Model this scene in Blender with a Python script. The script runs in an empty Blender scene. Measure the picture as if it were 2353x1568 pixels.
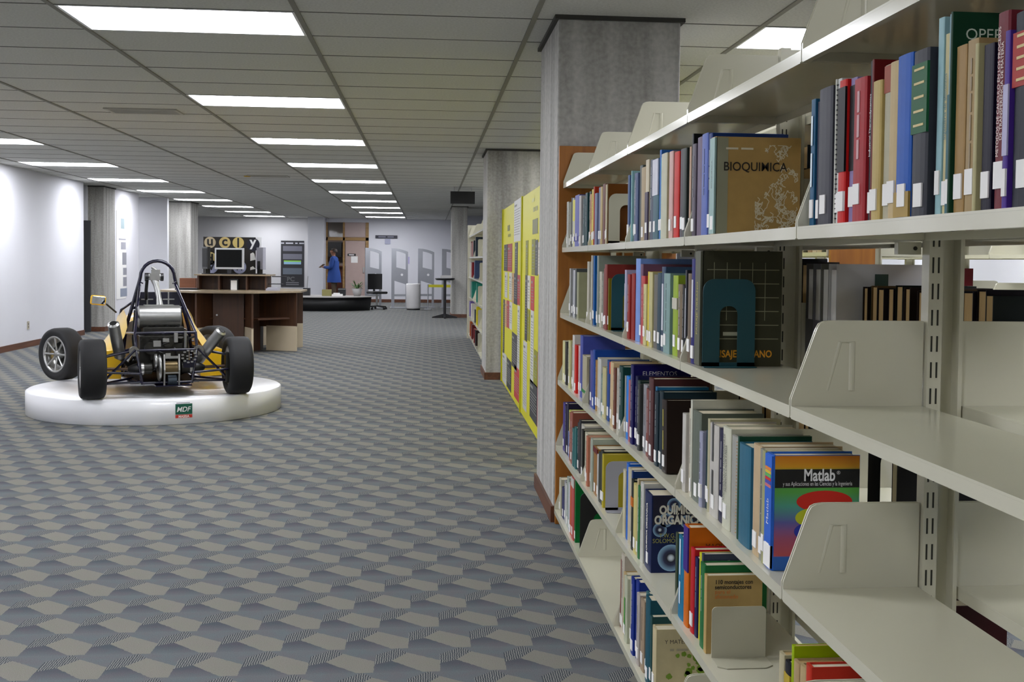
import bpy, bmesh, math, random
from mathutils import Vector, Matrix

# ------------------------------------------------------------------ camera, world, exposure
scn = bpy.context.scene
COL = scn.collection
W, H, FPX = 2353.0, 1568.0, 2600.0
CAM = Vector((0, 0, 1.385))
YAW, PITCH, ROLL = math.atan(243 / FPX), math.atan(95 / FPX), 0.011
_d = Vector((math.sin(YAW) * math.cos(PITCH), math.cos(YAW) * math.cos(PITCH), -math.sin(PITCH)))
_r = Vector((math.cos(YAW), -math.sin(YAW), 0))
_u = _r.cross(_d)
_r2 = _r * math.cos(ROLL) + _u * math.sin(ROLL)
_u2 = _u * math.cos(ROLL) - _r * math.sin(ROLL)
cd = bpy.data.cameras.new('camera')
cam = bpy.data.objects.new('camera', cd)
COL.objects.link(cam)
cam.matrix_world = Matrix(((_r2.x, _u2.x, -_d.x, CAM.x), (_r2.y, _u2.y, -_d.y, CAM.y), (_r2.z, _u2.z, -_d.z, CAM.z), (0, 0, 0, 1)))
cd.sensor_fit = 'HORIZONTAL'
cd.sensor_width = 36.0
cd.lens = FPX * 36.0 / W
cd.shift_x = -49.6 / W
cd.shift_y = -89.33 / W
cd.clip_start = 0.05
cd.clip_end = 200
scn.camera = cam
wd = bpy.data.worlds.new('world')
scn.world = wd
wd.use_nodes = True
wd.node_tree.nodes['Background'].inputs['Color'].default_value = (0.6, 0.65, 0.7, 1)
wd.node_tree.nodes['Background'].inputs['Strength'].default_value = 0.05
vs = scn.view_settings
vs.view_transform = 'Standard'
vs.look = 'None'
vs.gamma = 1.0
vs.use_curve_mapping = False
vs.exposure = 0.0
LAMP = 24.5          # radiance of the fluorescent panels

# ------------------------------------------------------------------ helpers
PI = math.pi
def lin(c):
    c = c.lstrip('#')
    o = []
    for i in (0, 2, 4):
        v = int(c[i:i + 2], 16) / 255.0
        o.append(v / 12.92 if v <= 0.04045 else ((v + 0.055) / 1.055) ** 2.4)
    return (o[0], o[1], o[2], 1.0)

MATS = {}
def base_mat(name):
    m = bpy.data.materials.new(name)
    m.use_nodes = True
    return m, m.node_tree.nodes, m.node_tree.links, m.node_tree.nodes['Principled BSDF']

def mat(name, col='808080', rough=0.5, metal=0.0, var=0.06, scale=8.0, bump=0.0, stretch=(1, 1, 1), spec=0.5, emit=None, es=0.0, alpha=None, trans=0.0, coat=0.0):
    """plain procedural material: base colour broken up by noise, optional bump"""
    if name in MATS:
        return MATS[name]
    m, N, L, b = base_mat(name)
    c = lin(col)
    tc = N.new('ShaderNodeTexCoord'); mp = N.new('ShaderNodeMapping'); nz = N.new('ShaderNodeTexNoise')
    mp.inputs['Scale'].default_value = stretch
    nz.inputs['Scale'].default_value = scale
    nz.inputs['Detail'].default_value = 4
    L.new(tc.outputs['Object'], mp.inputs['Vector']); L.new(mp.outputs['Vector'], nz.inputs['Vector'])
    mx = N.new('ShaderNodeMix'); mx.data_type = 'RGBA'
    mx.inputs[6].default_value = tuple(max(0, v * (1 - var)) for v in c[:3]) + (1,)
    mx.inputs[7].default_value = tuple(min(1, v * (1 + var)) for v in c[:3]) + (1,)
    L.new(nz.outputs['Fac'], mx.inputs[0]); L.new(mx.outputs[2], b.inputs['Base Color'])
    b.inputs['Roughness'].default_value = rough
    b.inputs['Metallic'].default_value = metal
    b.inputs['Specular IOR Level'].default_value = spec
    b.inputs['Coat Weight'].default_value = coat
    b.inputs['Transmission Weight'].default_value = trans
    if bump:
        bp = N.new('ShaderNodeBump'); bp.inputs['Strength'].default_value = bump; bp.inputs['Distance'].default_value = 0.01
        L.new(nz.outputs['Fac'], bp.inputs['Height']); L.new(bp.outputs['Normal'], b.inputs['Normal'])
    if emit:
        b.inputs['Emission Color'].default_value = lin(emit); b.inputs['Emission Strength'].default_value = es
    if alpha is not None:
        b.inputs['Alpha'].default_value = alpha
    MATS[name] = m
    return m

def wood(name, c1, c2, rough=0.45, axis=2):
    if name in MATS:
        return MATS[name]
    m, N, L, b = base_mat(name)
    tc = N.new('ShaderNodeTexCoord'); mp = N.new('ShaderNodeMapping'); nz = N.new('ShaderNodeTexNoise'); rp = N.new('ShaderNodeValToRGB')
    s = [22, 22, 22]; s[axis] = 1.2
    mp.inputs['Scale'].default_value = s
    nz.inputs['Scale'].default_value = 1.0; nz.inputs['Detail'].default_value = 6; nz.inputs['Distortion'].default_value = 0.6
    rp.color_ramp.elements[0].color = lin(c1); rp.color_ramp.elements[0].position = 0.3
    rp.color_ramp.elements[1].color = lin(c2); rp.color_ramp.elements[1].position = 0.7
    L.new(tc.outputs['Object'], mp.inputs['Vector']); L.new(mp.outputs['Vector'], nz.inputs['Vector'])
    L.new(nz.outputs['Fac'], rp.inputs['Fac']); L.new(rp.outputs['Color'], b.inputs['Base Color'])
    b.inputs['Roughness'].default_value = rough
    MATS[name] = m
    return m

def objcolor_mat(name, rough=0.4, var=0.12, coat=0.0, scale=25):
    """colour comes from the object's own colour property, with worn noise"""
    if name in MATS:
        return MATS[name]
    m, N, L, b = base_mat(name)
    oi = N.new('ShaderNodeObjectInfo'); tc = N.new('ShaderNodeTexCoord'); nz = N.new('ShaderNodeTexNoise')
    nz.inputs['Scale'].default_value = scale; nz.inputs['Detail'].default_value = 5
    L.new(tc.outputs['Object'], nz.inputs['Vector'])
    mr = N.new('ShaderNodeMapRange'); mr.inputs['To Min'].default_value = 1 - var; mr.inputs['To Max'].default_value = 1 + var
    L.new(nz.outputs['Fac'], mr.inputs['Value'])
    mx = N.new('ShaderNodeMix'); mx.data_type = 'RGBA'; mx.blend_type = 'MULTIPLY'; mx.inputs[0].default_value = 1.0
    L.new(oi.outputs['Color'], mx.inputs[6]); L.new(mr.outputs['Result'], mx.inputs[7]); L.new(mx.outputs[2], b.inputs['Base Color'])
    b.inputs['Roughness'].default_value = rough
    b.inputs['Coat Weight'].default_value = coat
    b.inputs['Coat Roughness'].default_value = 0.15
    MATS[name] = m
    return m

class MB:
    """collects shapes for ONE mesh object"""
    def __init__(s):
        s.v = []; s.f = []; s.sm = []
    def add(s, vs, fs, smooth=False):
        n = len(s.v)
        s.v += [tuple(v) for v in vs]
        s.f += [tuple(i + n for i in f) for f in fs]
        s.sm += [smooth] * len(fs)
        return s
    def box(s, x0, x1, y0, y1, z0, z1):
        vs = [(x, y, z) for x in (x0, x1) for y in (y0, y1) for z in (z0, z1)]
        return s.add(vs, [(0, 1, 3, 2), (4, 6, 7, 5), (0, 4, 5, 1), (2, 3, 7, 6), (0, 2, 6, 4), (1, 5, 7, 3)])
    def obox(s, c, size, M=None):
        """box round c with half extents along the axes of the 3x3 matrix M"""
        hx, hy, hz = [k / 2 for k in size]
        M = M or Matrix.Identity(3)
        c = Vector(c)
        vs = [c + M @ Vector((x, y, z)) for x in (-hx, hx) for y in (-hy, hy) for z in (-hz, hz)]
        return s.add(vs, [(0, 1, 3, 2), (4, 6, 7, 5), (0, 4, 5, 1), (2, 3, 7, 6), (0, 2, 6, 4), (1, 5, 7, 3)])
    def cyl(s, p0, p1, r0, r1=None, n=12, cap=True):
        r1 = r0 if r1 is None else r1
        p0, p1 = Vector(p0), Vector(p1)
        d = (p1 - p0).normalized()
        a = d.orthogonal().normalized(); b = d.cross(a)
        vs = []
        for p, r in ((p0, r0), (p1, r1)):
            for i in range(n):
                t = 2 * PI * i / n
                vs.append(p + (a * math.cos(t) + b * math.sin(t)) * r)
        s.add(vs, [(i, (i + 1) % n, n + (i + 1) % n, n + i) for i in range(n)], True)
        if cap:
            s.add(vs[:n], [tuple(range(n - 1, -1, -1))]); s.add(vs[n:], [tuple(range(n))])
        return s
    def tube(s, pts, r, n=8):
        pts = [Vector(p) for p in pts]
        vs = []; up = None
        for i, p in enumerate(pts):
            d = ((pts[min(i + 1, len(pts) - 1)] - pts[max(i - 1, 0)])).normalized()
            a = d.orthogonal().normalized() if up is None else (up - d * up.dot(d)).normalized()
            up = a; b = d.cross(a)
            rr = r[i] if isinstance(r, (list, tuple)) else r
            vs += [p + (a * math.cos(2 * PI * k / n) + b * math.sin(2 * PI * k / n)) * rr for k in range(n)]
        fs = []
        for i in range(len(pts) - 1):
            fs += [(i * n + k, i * n + (k + 1) % n, (i + 1) * n + (k + 1) % n, (i + 1) * n + k) for k in range(n)]
        s.add(vs, fs, True)
        s.add(vs[:n], [tuple(range(n - 1, -1, -1))]); s.add(vs[-n:], [tuple(range(n))])
        return s
    def lathe(s, prof, n=32, axis='z', c=(0, 0, 0), a0=0.0, a1=2 * PI):
        """prof: list of (radius, height along axis)"""
        vs = []; full = abs(a1 - a0 - 2 * PI) < 1e-6
        m = n if full else n + 1
        for r, h in prof:
            for i in range(m):
                t = a0 + (a1 - a0) * i / n
                x, y = r * math.cos(t), r * math.sin(t)
                p = {'z': (x, y, h), 'x': (h, x, y), 'y': (y, h, x)}[axis]
                vs.append((p[0] + c[0], p[1] + c[1], p[2] + c[2]))
        fs = []
        for j in range(len(prof) - 1):
            for i in range(n if full else n):
                k = (i + 1) % m if full else i + 1
                fs.append((j * m + i, j * m + k, (j + 1) * m + k, (j + 1) * m + i))
        return s.add(vs, fs, True)
    def prism(s, poly, d0, d1, plane='xz'):
        """poly in 2D, extruded along the third axis from d0 to d1"""
        def P(a, b, d):
            return {'xz': (a, d, b), 'xy': (a, b, d), 'yz': (d, a, b)}[plane]
        n = len(poly)
        vs = [P(a, b, d0) for a, b in poly] + [P(a, b, d1) for a, b in poly]
        return s.add(vs, [tuple(range(n)), tuple(range(2 * n - 1, n - 1, -1))] + [(i, n + i, n + (i + 1) % n, (i + 1) % n) for i in range(n)])
    def grid(s, rows, smooth=True, close=False):
        """rows: list of equal length point lists -> a skin"""
        m = len(rows[0]); vs = [p for r in rows for p in r]; fs = []
        for j in range(len(rows) - 1):
            for i in range(m if close else m - 1):
                k = (i + 1) % m
                fs.append((j * m + i, j * m + k, (j + 1) * m + k, (j + 1) * m + i))
        return s.add(vs, fs, smooth)
    def mesh(s, name):
        me = bpy.data.meshes.new(name)
        me.from_pydata(s.v, [], s.f)
        bm = bmesh.new(); bm.from_mesh(me)
        bmesh.ops.recalc_face_normals(bm, faces=bm.faces)
        bm.to_mesh(me); bm.free()
        if len(me.polygons) == len(s.sm):
            me.polygons.foreach_set('use_smooth', s.sm)
        me.update()
        return me
    def build(s, name, m, parent=None, bevel=0.0, loc=None, color=None):
        return link(name, s.mesh(name), m, parent, bevel, loc, color)

def link(name, me, m, parent=None, bevel=0.0, loc=None, color=None):
    if m and not me.materials:
        me.materials.append(m)
    o = bpy.data.objects.new(name, me)
    COL.objects.link(o)
    if parent:
        o.parent = parent
    if loc:
        o.location = loc
    if color:
        o.color = lin(color) if isinstance(color, str) else color
    if bevel:
        bv = o.modifiers.new('bevel', 'BEVEL'); bv.width = bevel; bv.segments = 2; bv.limit_method = 'ANGLE'
    return o

def tag(o, label, cat, group=None):
    o['label'] = label; o['category'] = cat
    if group:
        o['group'] = group
    return o
def thing(name, label, cat, loc=(0, 0, 0), rz=0.0, group=None):
    o = bpy.data.objects.new(name, None)
    COL.objects.link(o)
    o.empty_display_size = 0.1
    o.location = loc; o.rotation_euler = (0, 0, rz)
    return tag(o, label, cat, group)
def struct(o, label=None):
    o['kind'] = 'structure'
    if label:
        o['label'] = label
    return o

def text(name, body, size, m, parent, loc, rot, align='CENTER', xs=1.0, shear=0.0, color=None, bold=0.0, depth=0.0):
    if body.startswith('~'):
        # lettering too blurred to read: plain word-length bars, digits give the word lengths
        bars = MB(); words = [int(c) for c in body[1:]]
        x = -(sum(words) + len(words) - 1) * size * .3
        for w in words:
            bars.box(x, x + w * size * .55, -size * .3, size * .3, -.0001, .0001); x += (w + 1) * size * .6
        me = bars.mesh(name)
        for v in me.vertices:
            v.co.x *= xs
        o = link(name, me, m, parent, color=color)
        o.location = loc; o.rotation_euler = rot
        return o
    cu = bpy.data.curves.new(name, 'FONT')
    cu.body = body; cu.size = size; cu.align_x = align; cu.align_y = 'CENTER'; cu.shear = shear; cu.offset = bold
    cu.resolution_u = 3; cu.extrude = depth; cu.space_line = 0.85
    t = bpy.data.objects.new('tmp', cu)
    me = bpy.data.meshes.new_from_object(t)
    bpy.data.objects.remove(t); bpy.data.curves.remove(cu)
    me.name = name
    cx_ = cy_ = 0.0
    if me.vertices:
        ys_ = [v.co.y for v in me.vertices]; xx_ = [v.co.x for v in me.vertices]
        cy_ = (min(ys_) + max(ys_)) / 2
        cx_ = (min(xx_) + max(xx_)) / 2 if align == 'CENTER' else 0.0
    for v in me.vertices:
        v.co.x = (v.co.x - cx_) * xs; v.co.y -= cy_
    me.materials.clear(); me.materials.append(m)
    o = link(name, me, m, parent, color=color)
    o.location = loc; o.rotation_euler = rot
    return o

SPINE_UP = Matrix(((0, 0, -1), (0, 1, 0), (1, 0, 0))).to_euler()
ORD = ['', 'first', 'second', 'third', 'fourth', 'fifth', 'sixth', 'seventh', 'eighth', 'ninth', 'tenth', 'eleventh', 'twelfth', 'thirteenth', 'fourteenth', 'fifteenth', 'sixteenth', 'seventeenth', 'eighteenth', 'nineteenth']
TENS = ['', '', 'twent', 'thirt', 'fort', 'fift', 'sixt', 'sevent', 'eight']
def ordinal(n):
    if n < 20:
        return ORD[n]
    t, u = divmod(n, 10)
    return TENS[t] + ('ieth' if u == 0 else 'y-' + ORD[u])

# shared materials
M_WALL = mat('white_wall_paint', 'd8d8dd', 0.75, var=0.02, scale=3)
M_GREYWALL = mat('grey_wall_paint', 'c2c1c2', 0.8, var=0.03, scale=3)
M_BASE = wood('skirting_wood', '4a2a1a', '6b4026', 0.5, 1)
M_SHELF = mat('cream_shelf_enamel', 'c9c6b1', 0.2, var=0.025, scale=6, coat=0.3)
M_SHELFD = mat('shelf_slot_dark', '2a2a22', 0.8)
M_STEEL = mat('brushed_aluminium', 'a8a8a6', 0.35, metal=0.9, var=0.1, scale=30)
M_DKSTEEL = mat('oily_engine_metal', '34332f', 0.45, metal=0.7, var=0.6, scale=22, bump=0.2)
M_CHROME = mat('bright_metal', 'bcbcba', 0.32, metal=0.9, var=0.05)
M_NAVY = mat('navy_frame_enamel', '0e0c28', 0.25, var=0.1, coat=0.4)
M_BLACK = mat('matt_black', '0a0a0b', 0.5, var=0.15)
M_BLACKP = mat('black_plastic', '17171a', 0.35, var=0.1)
M_RUBBER = mat('tyre_rubber', '18181a', 0.75, var=0.18, scale=14)
M_YELLOW = mat('yellow_bodywork', 'f0be22', 0.3, var=0.06, coat=0.4)
M_DESK = wood('dark_walnut_laminate', '3a2110', '4e2f18', 0.5, 2)
M_DESKTOP = wood('desk_top_laminate', '8a7a62', '9c8c72', 0.35, 0)
M_CREAMP = mat('cream_panel', 'c6b79c', 0.6)
M_WOODEND = wood('end_panel_oak', '8a5214', 'a86a20', 0.45, 2)
M_WHITE = mat('white_lacquer', 'f0f0f2', 0.3, var=0.015, coat=0.3)
M_PAPER = mat('white_paper', 'eceae6', 0.7, var=0.03)
M_PAGES = mat('book_pages', 'd6cdb4', 0.85, var=0.15, scale=60, stretch=(0.3, 8, 0.3))
M_PAGESW = mat('tan_book_pages', 'b89a68', 0.85, var=0.2, scale=60, stretch=(0.3, 8, 0.3))
M_COVER = objcolor_mat('book_cover', 0.5, 0.16, 0.0)
M_COVER.node_tree.nodes['Principled BSDF'].inputs['Specular IOR Level'].default_value = 0.22
M_PRINT = objcolor_mat('printed_ink', 0.5, 0.04)
M_SMOOTH = objcolor_mat('painted_panel', 0.5, 0.05)
M_GREYG = mat('grey_gate_plastic', '9a9ca2', 0.5, var=0.04)
M_GLASS = mat('door_glass', 'e8f0f0', 0.03, trans=1.0, var=0.0)

def concrete():
    m, N, L, b = base_mat('board_marked_concrete')
    tc = N.new('ShaderNodeTexCoord')
    mp = N.new('ShaderNodeMapping'); mp.inputs['Scale'].default_value = (9, 9, 0.7)
    n1 = N.new('ShaderNodeTexNoise'); n1.inputs['Scale'].default_value = 1.0; n1.inputs['Detail'].default_value = 5
    n2 = N.new('ShaderNodeTexNoise'); n2.inputs['Scale'].default_value = 40.0; n2.inputs['Detail'].default_value = 6
    L.new(tc.outputs['Object'], mp.inputs['Vector']); L.new(mp.outputs['Vector'], n1.inputs['Vector']); L.new(tc.outputs['Object'], n2.inputs['Vector'])
    ad = N.new('ShaderNodeMath'); ad.operation = 'ADD'
    mu = N.new('ShaderNodeMath'); mu.operation = 'MULTIPLY'; mu.inputs[1].default_value = 0.5
    L.new(n2.outputs['Fac'], mu.inputs[0]); L.new(n1.outputs['Fac'], ad.inputs[0]); L.new(mu.outputs[0], ad.inputs[1])
    rp = N.new('ShaderNodeValToRGB')
    rp.color_ramp.elements[0].position = 0.5; rp.color_ramp.elements[0].color = lin('84827c')
    rp.color_ramp.elements[1].position = 0.98; rp.color_ramp.elements[1].color = lin('bab8b2')
    L.new(ad.outputs[0], rp.inputs['Fac']); L.new(rp.outputs['Color'], b.inputs['Base Color'])
    bp = N.new('ShaderNodeBump'); bp.inputs['Strength'].default_value = 0.25; bp.inputs['Distance'].default_value = 0.006
    L.new(ad.outputs[0], bp.inputs['Height']); L.new(bp.outputs['Normal'], b.inputs['Normal'])
    b.inputs['Roughness'].default_value = 0.85
    return m
M_CONC = concrete()

def carpet():
    """woven carpet: half-drop lattice of striped, beige, dark and mid blue-grey pieces"""
    m, N, L, b = base_mat('patterned_carpet')
    def math_(op, a, b_=None, c=None):
        n = N.new('ShaderNodeMath'); n.operation = op
        for i, v in enumerate((a, b_, c)):
            if v is None:
                continue
            if isinstance(v, (int, float)):
                n.inputs[i].default_value = v
            else:
                L.new(v, n.inputs[i])
        return n.outputs[0]
    tc = N.new('ShaderNodeTexCoord'); wz = N.new('ShaderNodeTexNoise')
    wz.inputs['Scale'].default_value = 60
    L.new(tc.outputs['Object'], wz.inputs['Vector'])
    sp = N.new('ShaderNodeSeparateXYZ'); L.new(tc.outputs['Object'], sp.inputs[0])
    wob = math_('MULTIPLY', math_('SUBTRACT', wz.outputs['Fac'], 0.5), 0.008)
    X = math_('ADD', sp.outputs['X'], wob); Y = math_('ADD', sp.outputs['Y'], wob)
    PX_, PY_ = 0.2235, 0.233
    yy = math_('ADD', math_('SUBTRACT', Y, 4.317), 0.078)
    j = math_('FLOOR', math_('DIVIDE', yy, PY_))
    yl = math_('SUBTRACT', math_('SUBTRACT', yy, math_('MULTIPLY', j, PY_)), 0.078)
    xs = math_('ADD', math_('SUBTRACT', X, 0.051), math_('MULTIPLY', j, PX_ / 2))
    xl = math_('FLOORED_MODULO', xs, PX_)
    def above(x0, y0, k):   # y >= y0 + k (x-x0)
        return math_('GREATER_THAN', yl, math_('ADD', math_('MULTIPLY', math_('SUBTRACT', xl, x0), k), y0))
    def inv(a):
        return math_('SUBTRACT', 1.0, a)
    e1, e2 = above(0, 0, 0.545), above(0.055, 0.03, 1.4545)
    e3, e4 = inv(above(0.075, 0.157, -1.343)), inv(above(0, 0.09, 0.893))
    S = math_('MULTIPLY', math_('MULTIPLY', e1, e2), math_('MULTIPLY', e3, e4))
    b2, b3 = inv(above(0.112, 0.11, -0.735)), above(0.058, 0.03, -1.0)
    B = math_('MULTIPLY', math_('MULTIPLY', inv(e2), b2), b3)
    D = math_('MULTIPLY', inv(e1), inv(b3))
    shade = N.new('ShaderNodeMapRange'); shade.inputs['From Min'].default_value = -0.09; shade.inputs['From Max'].default_value = 0.0
    L.new(yl, shade.inputs['Value'])
    D = math_('MULTIPLY', D, shade.outputs['Result'])
    st = math_('GREATER_THAN', math_('FLOORED_MODULO', xs, 0.0079), 0.0046)
    def mix(f, a, c):
        n = N.new('ShaderNodeMix'); n.data_type = 'RGBA'
        if isinstance(f, float): n.inputs[0].default_value = f
        else: L.new(f, n.inputs[0])
        for i, v in ((6, a), (7, c)):
            if isinstance(v, str): n.inputs[i].default_value = lin(v)
            else: L.new(v, n.inputs[i])
        return n.outputs[2]
    # two yarns blotched together
    n3 = N.new('ShaderNodeTexNoise'); n3.inputs['Scale'].default_value = 14; n3.inputs['Detail'].default_value = 3
    L.new(tc.outputs['Object'], n3.inputs['Vector'])
    rp = N.new('ShaderNodeMapRange'); rp.inputs['From Min'].default_value = 0.35; rp.inputs['From Max'].default_value = 0.65
    L.new(n3.outputs['Fac'], rp.inputs['Value'])
    dark = mix(rp.outputs['Result'], '4a5156', '504f56')
    mid = mix(rp.outputs['Result'], '60676a', '646467')
    c = mix(D, mid, dark)
    c = mix(B, c, mix(rp.outputs['Result'], '7b7a70', '7c7971'))
    c = mix(S, c, mix(st, '42474c', '83837e'))
    n4 = N.new('ShaderNodeTexNoise'); n4.inputs['Scale'].default_value = 350; n4.inputs['Detail'].default_value = 2
    L.new(tc.outputs['Object'], n4.inputs['Vector'])
    mr = N.new('ShaderNodeMapRange'); mr.inputs['To Min'].default_value = 0.5; mr.inputs['To Max'].default_value = 1.5
    L.new(n4.outputs['Fac'], mr.inputs['Value'])
    mm = N.new('ShaderNodeMix'); mm.data_type = 'RGBA'; mm.blend_type = 'MULTIPLY'; mm.inputs[0].default_value = 1.0
    L.new(c, mm.inputs[6]); L.new(mr.outputs['Result'], mm.inputs[7]); L.new(mm.outputs[2], b.inputs['Base Color'])
    bp = N.new('ShaderNodeBump'); bp.inputs['Strength'].default_value = 0.35; bp.inputs['Distance'].default_value = 0.004
    L.new(n4.outputs['Fac'], bp.inputs['Height']); L.new(bp.outputs['Normal'], b.inputs['Normal'])
    b.inputs['Roughness'].default_value = 0.95; b.inputs['Specular IOR Level'].default_value = 0.15
    return m
M_CARPET = carpet()

# ------------------------------------------------------------------ the room
CEIL = 2.67
XL, XR, YB, YF = -6.0, 7.3, -4.0, 36.6
struct(MB().box(-9, XR + .2, YB - .2, 44, -0.1, 0).build('floor', M_CARPET), 'carpet woven in beige, striped and blue-grey slanted pieces')
# ceiling slab with tiles and runners as parts
ceiling = struct(MB().box(-9, XR + .2, YB - .2, 44, CEIL + 0.06, CEIL + 0.2).build('ceiling', M_BLACK), 'suspended ceiling of grey mineral tiles')
M_TILE = mat('mineral_ceiling_tile', 'c6c6c0', 0.9, var=0.25, scale=70, bump=0.15)
M_RUN = mat('ceiling_runner', '7c7a70', 0.6)
TX, TY, TX0, TY0 = 1.24, 0.634, -0.69, 6.039
lights = []                      # (column, k, x, y)
for colname, kx, y0, ks in (('A', -1, TY0, range(-2, 10)), ('B', -4, TY0 + TY, range(-2, 10)), ('C', 2, TY0, range(-2, 6)), ('D', 5, TY0, range(-2, 6))):
    for k in ks:
        y = y0 + 3.17 * k
        if YB + .3 < y < 36.0:
            lights.append((colname, k, TX0 + TX * kx, y))
lights.append(('E', 0, TX0 - 6 * TX, TY0 + 29 * TY))  # extra panel, added out of view to brighten the white return wall
lightcells = {(round((x - TX0) / TX), round((y - TY0) / TY)) for _, _, x, y in lights}
PILLARS = [(.67, 1.32, 5.93, 6.85), (.67, 1.37, 13.08, 14.0)]
tile_me = MB().box(.012, TX - .012, .008, TY - .008, 0, .018).mesh('ceiling_tile'); tile_me.materials.append(M_TILE)
field = MB()
for i in range(-7, 7):
    for j in range(-17, 49):
        if (i, j) in lightcells:
            continue
        x, y = TX0 + i * TX, TY0 + j * TY
        near = -1 <= j < 15 and x + TX > -(y + TY) * .40 and x < (y + TY) * .36 and x > XL - .5
        if near:
            link('ceiling_tile', tile_me, M_TILE, ceiling, loc=(x, y, CEIL + .0002 * ((i * 7 + j * 13) % 5)))
        else:
            field.box(max(x + .012, -9), min(x + TX - .012, XR + .2), y + .008, y + TY - .008, CEIL, CEIL + .018)
o = field.build('ceiling_tile_field', M_TILE, ceiling); o['kind'] = 'stuff'
far_bars = MB()
M_BAR = mat('ceiling_cross_bar', '6a6862', 0.7)
for j in range(-15, 49):
    y = TY0 + j * TY
    if -1 <= j <= 15:
        MB().box(-6.0, XR, y - .0045, y + .0045, CEIL - .0015, CEIL + .004).build('grid_cross_bar', M_BAR, ceiling)
    else:
        far_bars.box(-6.0, XR, y - .0045, y + .0045, CEIL - .0015, CEIL + .004)
o = far_bars.build('far_cross_bars', M_BAR, ceiling); o['kind'] = 'stuff'
for i in range(-4, 7):
    x = TX0 + i * TX
    MB().box(x - .014, x + .014, YB, YF, CEIL - .006, CEIL + .004).build('grid_runner', M_RUN, ceiling)

# walls
def wall(name, x0, x1, y0, y1, m=M_WALL, z1=CEIL + .05, label=None):
    return struct(MB().box(x0, x1, y0, y1, 0, z1).build(name, m), label)
wall('wall_left', XL - .14, XL, YB, 20.45, label='long plain white wall with brown skirting')
wall('wall_back', -9, XR + .2, YB - .2, YB)
wall('wall_right', XR, XR + .2, YB, 44)
struct(MB().box(XL, XL + .015, YB, 20.45, 0, .09).build('baseboard_left', M_BASE))
# recess behind the end of the left wall, with the dark door
wall('wall_recess', -9, -6.2, 21.3, 21.45)
struct(MB().box(-6.75, -6.12, 21.24, 21.3, 0, 2.03).build('door_1', mat('dark_grey_door', '3c3d40', 0.5)), 'dark grey door in the recess past the white wall')
wall('wall_far_left_side', -9.1, -9, YB, 44)
def pillar(x0, x1, y0, y1, label, base=True):
    p = struct(MB().box(x0, x1, y0, y1, 0, CEIL - .012).build('concrete_pillar', M_CONC, bevel=.012), label)
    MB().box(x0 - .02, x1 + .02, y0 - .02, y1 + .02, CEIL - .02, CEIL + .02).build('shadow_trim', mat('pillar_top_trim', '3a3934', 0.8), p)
    if base:
        MB().box(x0 - .014, x1 + .014, y0 - .014, y1 + .014, 0, .085).build('skirting', M_BASE, p)
    return p
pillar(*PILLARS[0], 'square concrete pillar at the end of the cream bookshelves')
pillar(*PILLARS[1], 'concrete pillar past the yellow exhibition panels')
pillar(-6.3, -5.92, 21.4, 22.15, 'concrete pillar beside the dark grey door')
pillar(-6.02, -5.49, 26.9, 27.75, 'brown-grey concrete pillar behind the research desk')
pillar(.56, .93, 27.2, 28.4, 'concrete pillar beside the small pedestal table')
wall('wall_poster', -6.3, -5.93, 22.15, 23.95, mat('off_white_wall', 'd6d5da', 0.8, var=.02), label='narrow off-white wall carrying a white poster')
wall('wall_white_return', -6.8, -5.66, 25.3, 25.45)
# far wall, door opening between x -3.25 and -1.9
wall('wall_far_grey', -9, -3.25, YF, YF + .15, M_GREYWALL, label='grey far wall behind the research desk')
wall('wall_far_white', -1.9, XR, YF, YF + .15, label='white far wall behind the security gates')
struct(MB().box(-1.9, XR, YF - .015, YF, 0, .1).build('baseboard_far', M_BASE))
wall('wall_column_white', -3.72, -3.25, 35.6, YF, label='white boxed column beside the glazed entrance')
struct(MB().box(-3.25, -1.9, YF, YF + .15, 2.55, CEIL + .05).build('trim_1', M_WALL))
wall('wall_corner_grey', .75, 1.6, 33.0, YF, mat('blue_grey_wall', 'a4a6b0', 0.8, var=.02), label='blue-grey wall return behind the security gates')
# entrance beyond
wall('wall_beyond', -9, XR, 41.5, 41.7, mat('beige_wall', 'b8a498', 0.8, var=.03))
frame = struct(MB().box(-3.25, -1.9, YF + .02, YF + .1, 1.97, 2.07).box(-3.25, -3.2, YF + .02, YF + .1, 0, 2.55).box(-2.0, -1.9, YF + .02, YF + .1, 0, 2.55).box(-2.72, -2.66, YF + .02, YF + .1, 0, 2.55).build('door_2', wood('door_frame_wood', '8c6a3c', 'a58350', .5, 0)), 'wood-framed glazed entrance at the far end')
MB().box(-2.64, -2.02, YF + .04, YF + .08, 0.02, 1.96).build('door_leaf', mat('pink_beige_door', 'b09a92', 0.6), frame)
MB().box(-2.66, -2.0, YF + .05, YF + .06, 2.08, 2.54).build('pane', mat('frosted_pane', 'b3a09a', 0.5), frame)
MB().box(-3.19, -2.73, YF + .05, YF + .056, 2.08, 2.54).build('pane', M_GLASS, frame)
MB().box(-2.46, -2.25, YF + .035, YF + .04, 1.26, 1.47).build('notice', M_PAPER, frame)
MB().box(-2.57, -2.31, YF + .034, YF + .04, 1.475, 1.55).build('door_plate', M_BLACKP, frame)
MB().box(-2.08, -2.03, YF + .0, YF + .04, .95, 1.12).build('door_handle', M_STEEL, frame)
text('door_plate_lettering', '~6', .05, M_PAPER, frame, (-2.44, YF + .032, 1.513), (PI / 2, 0, 0))

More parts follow.
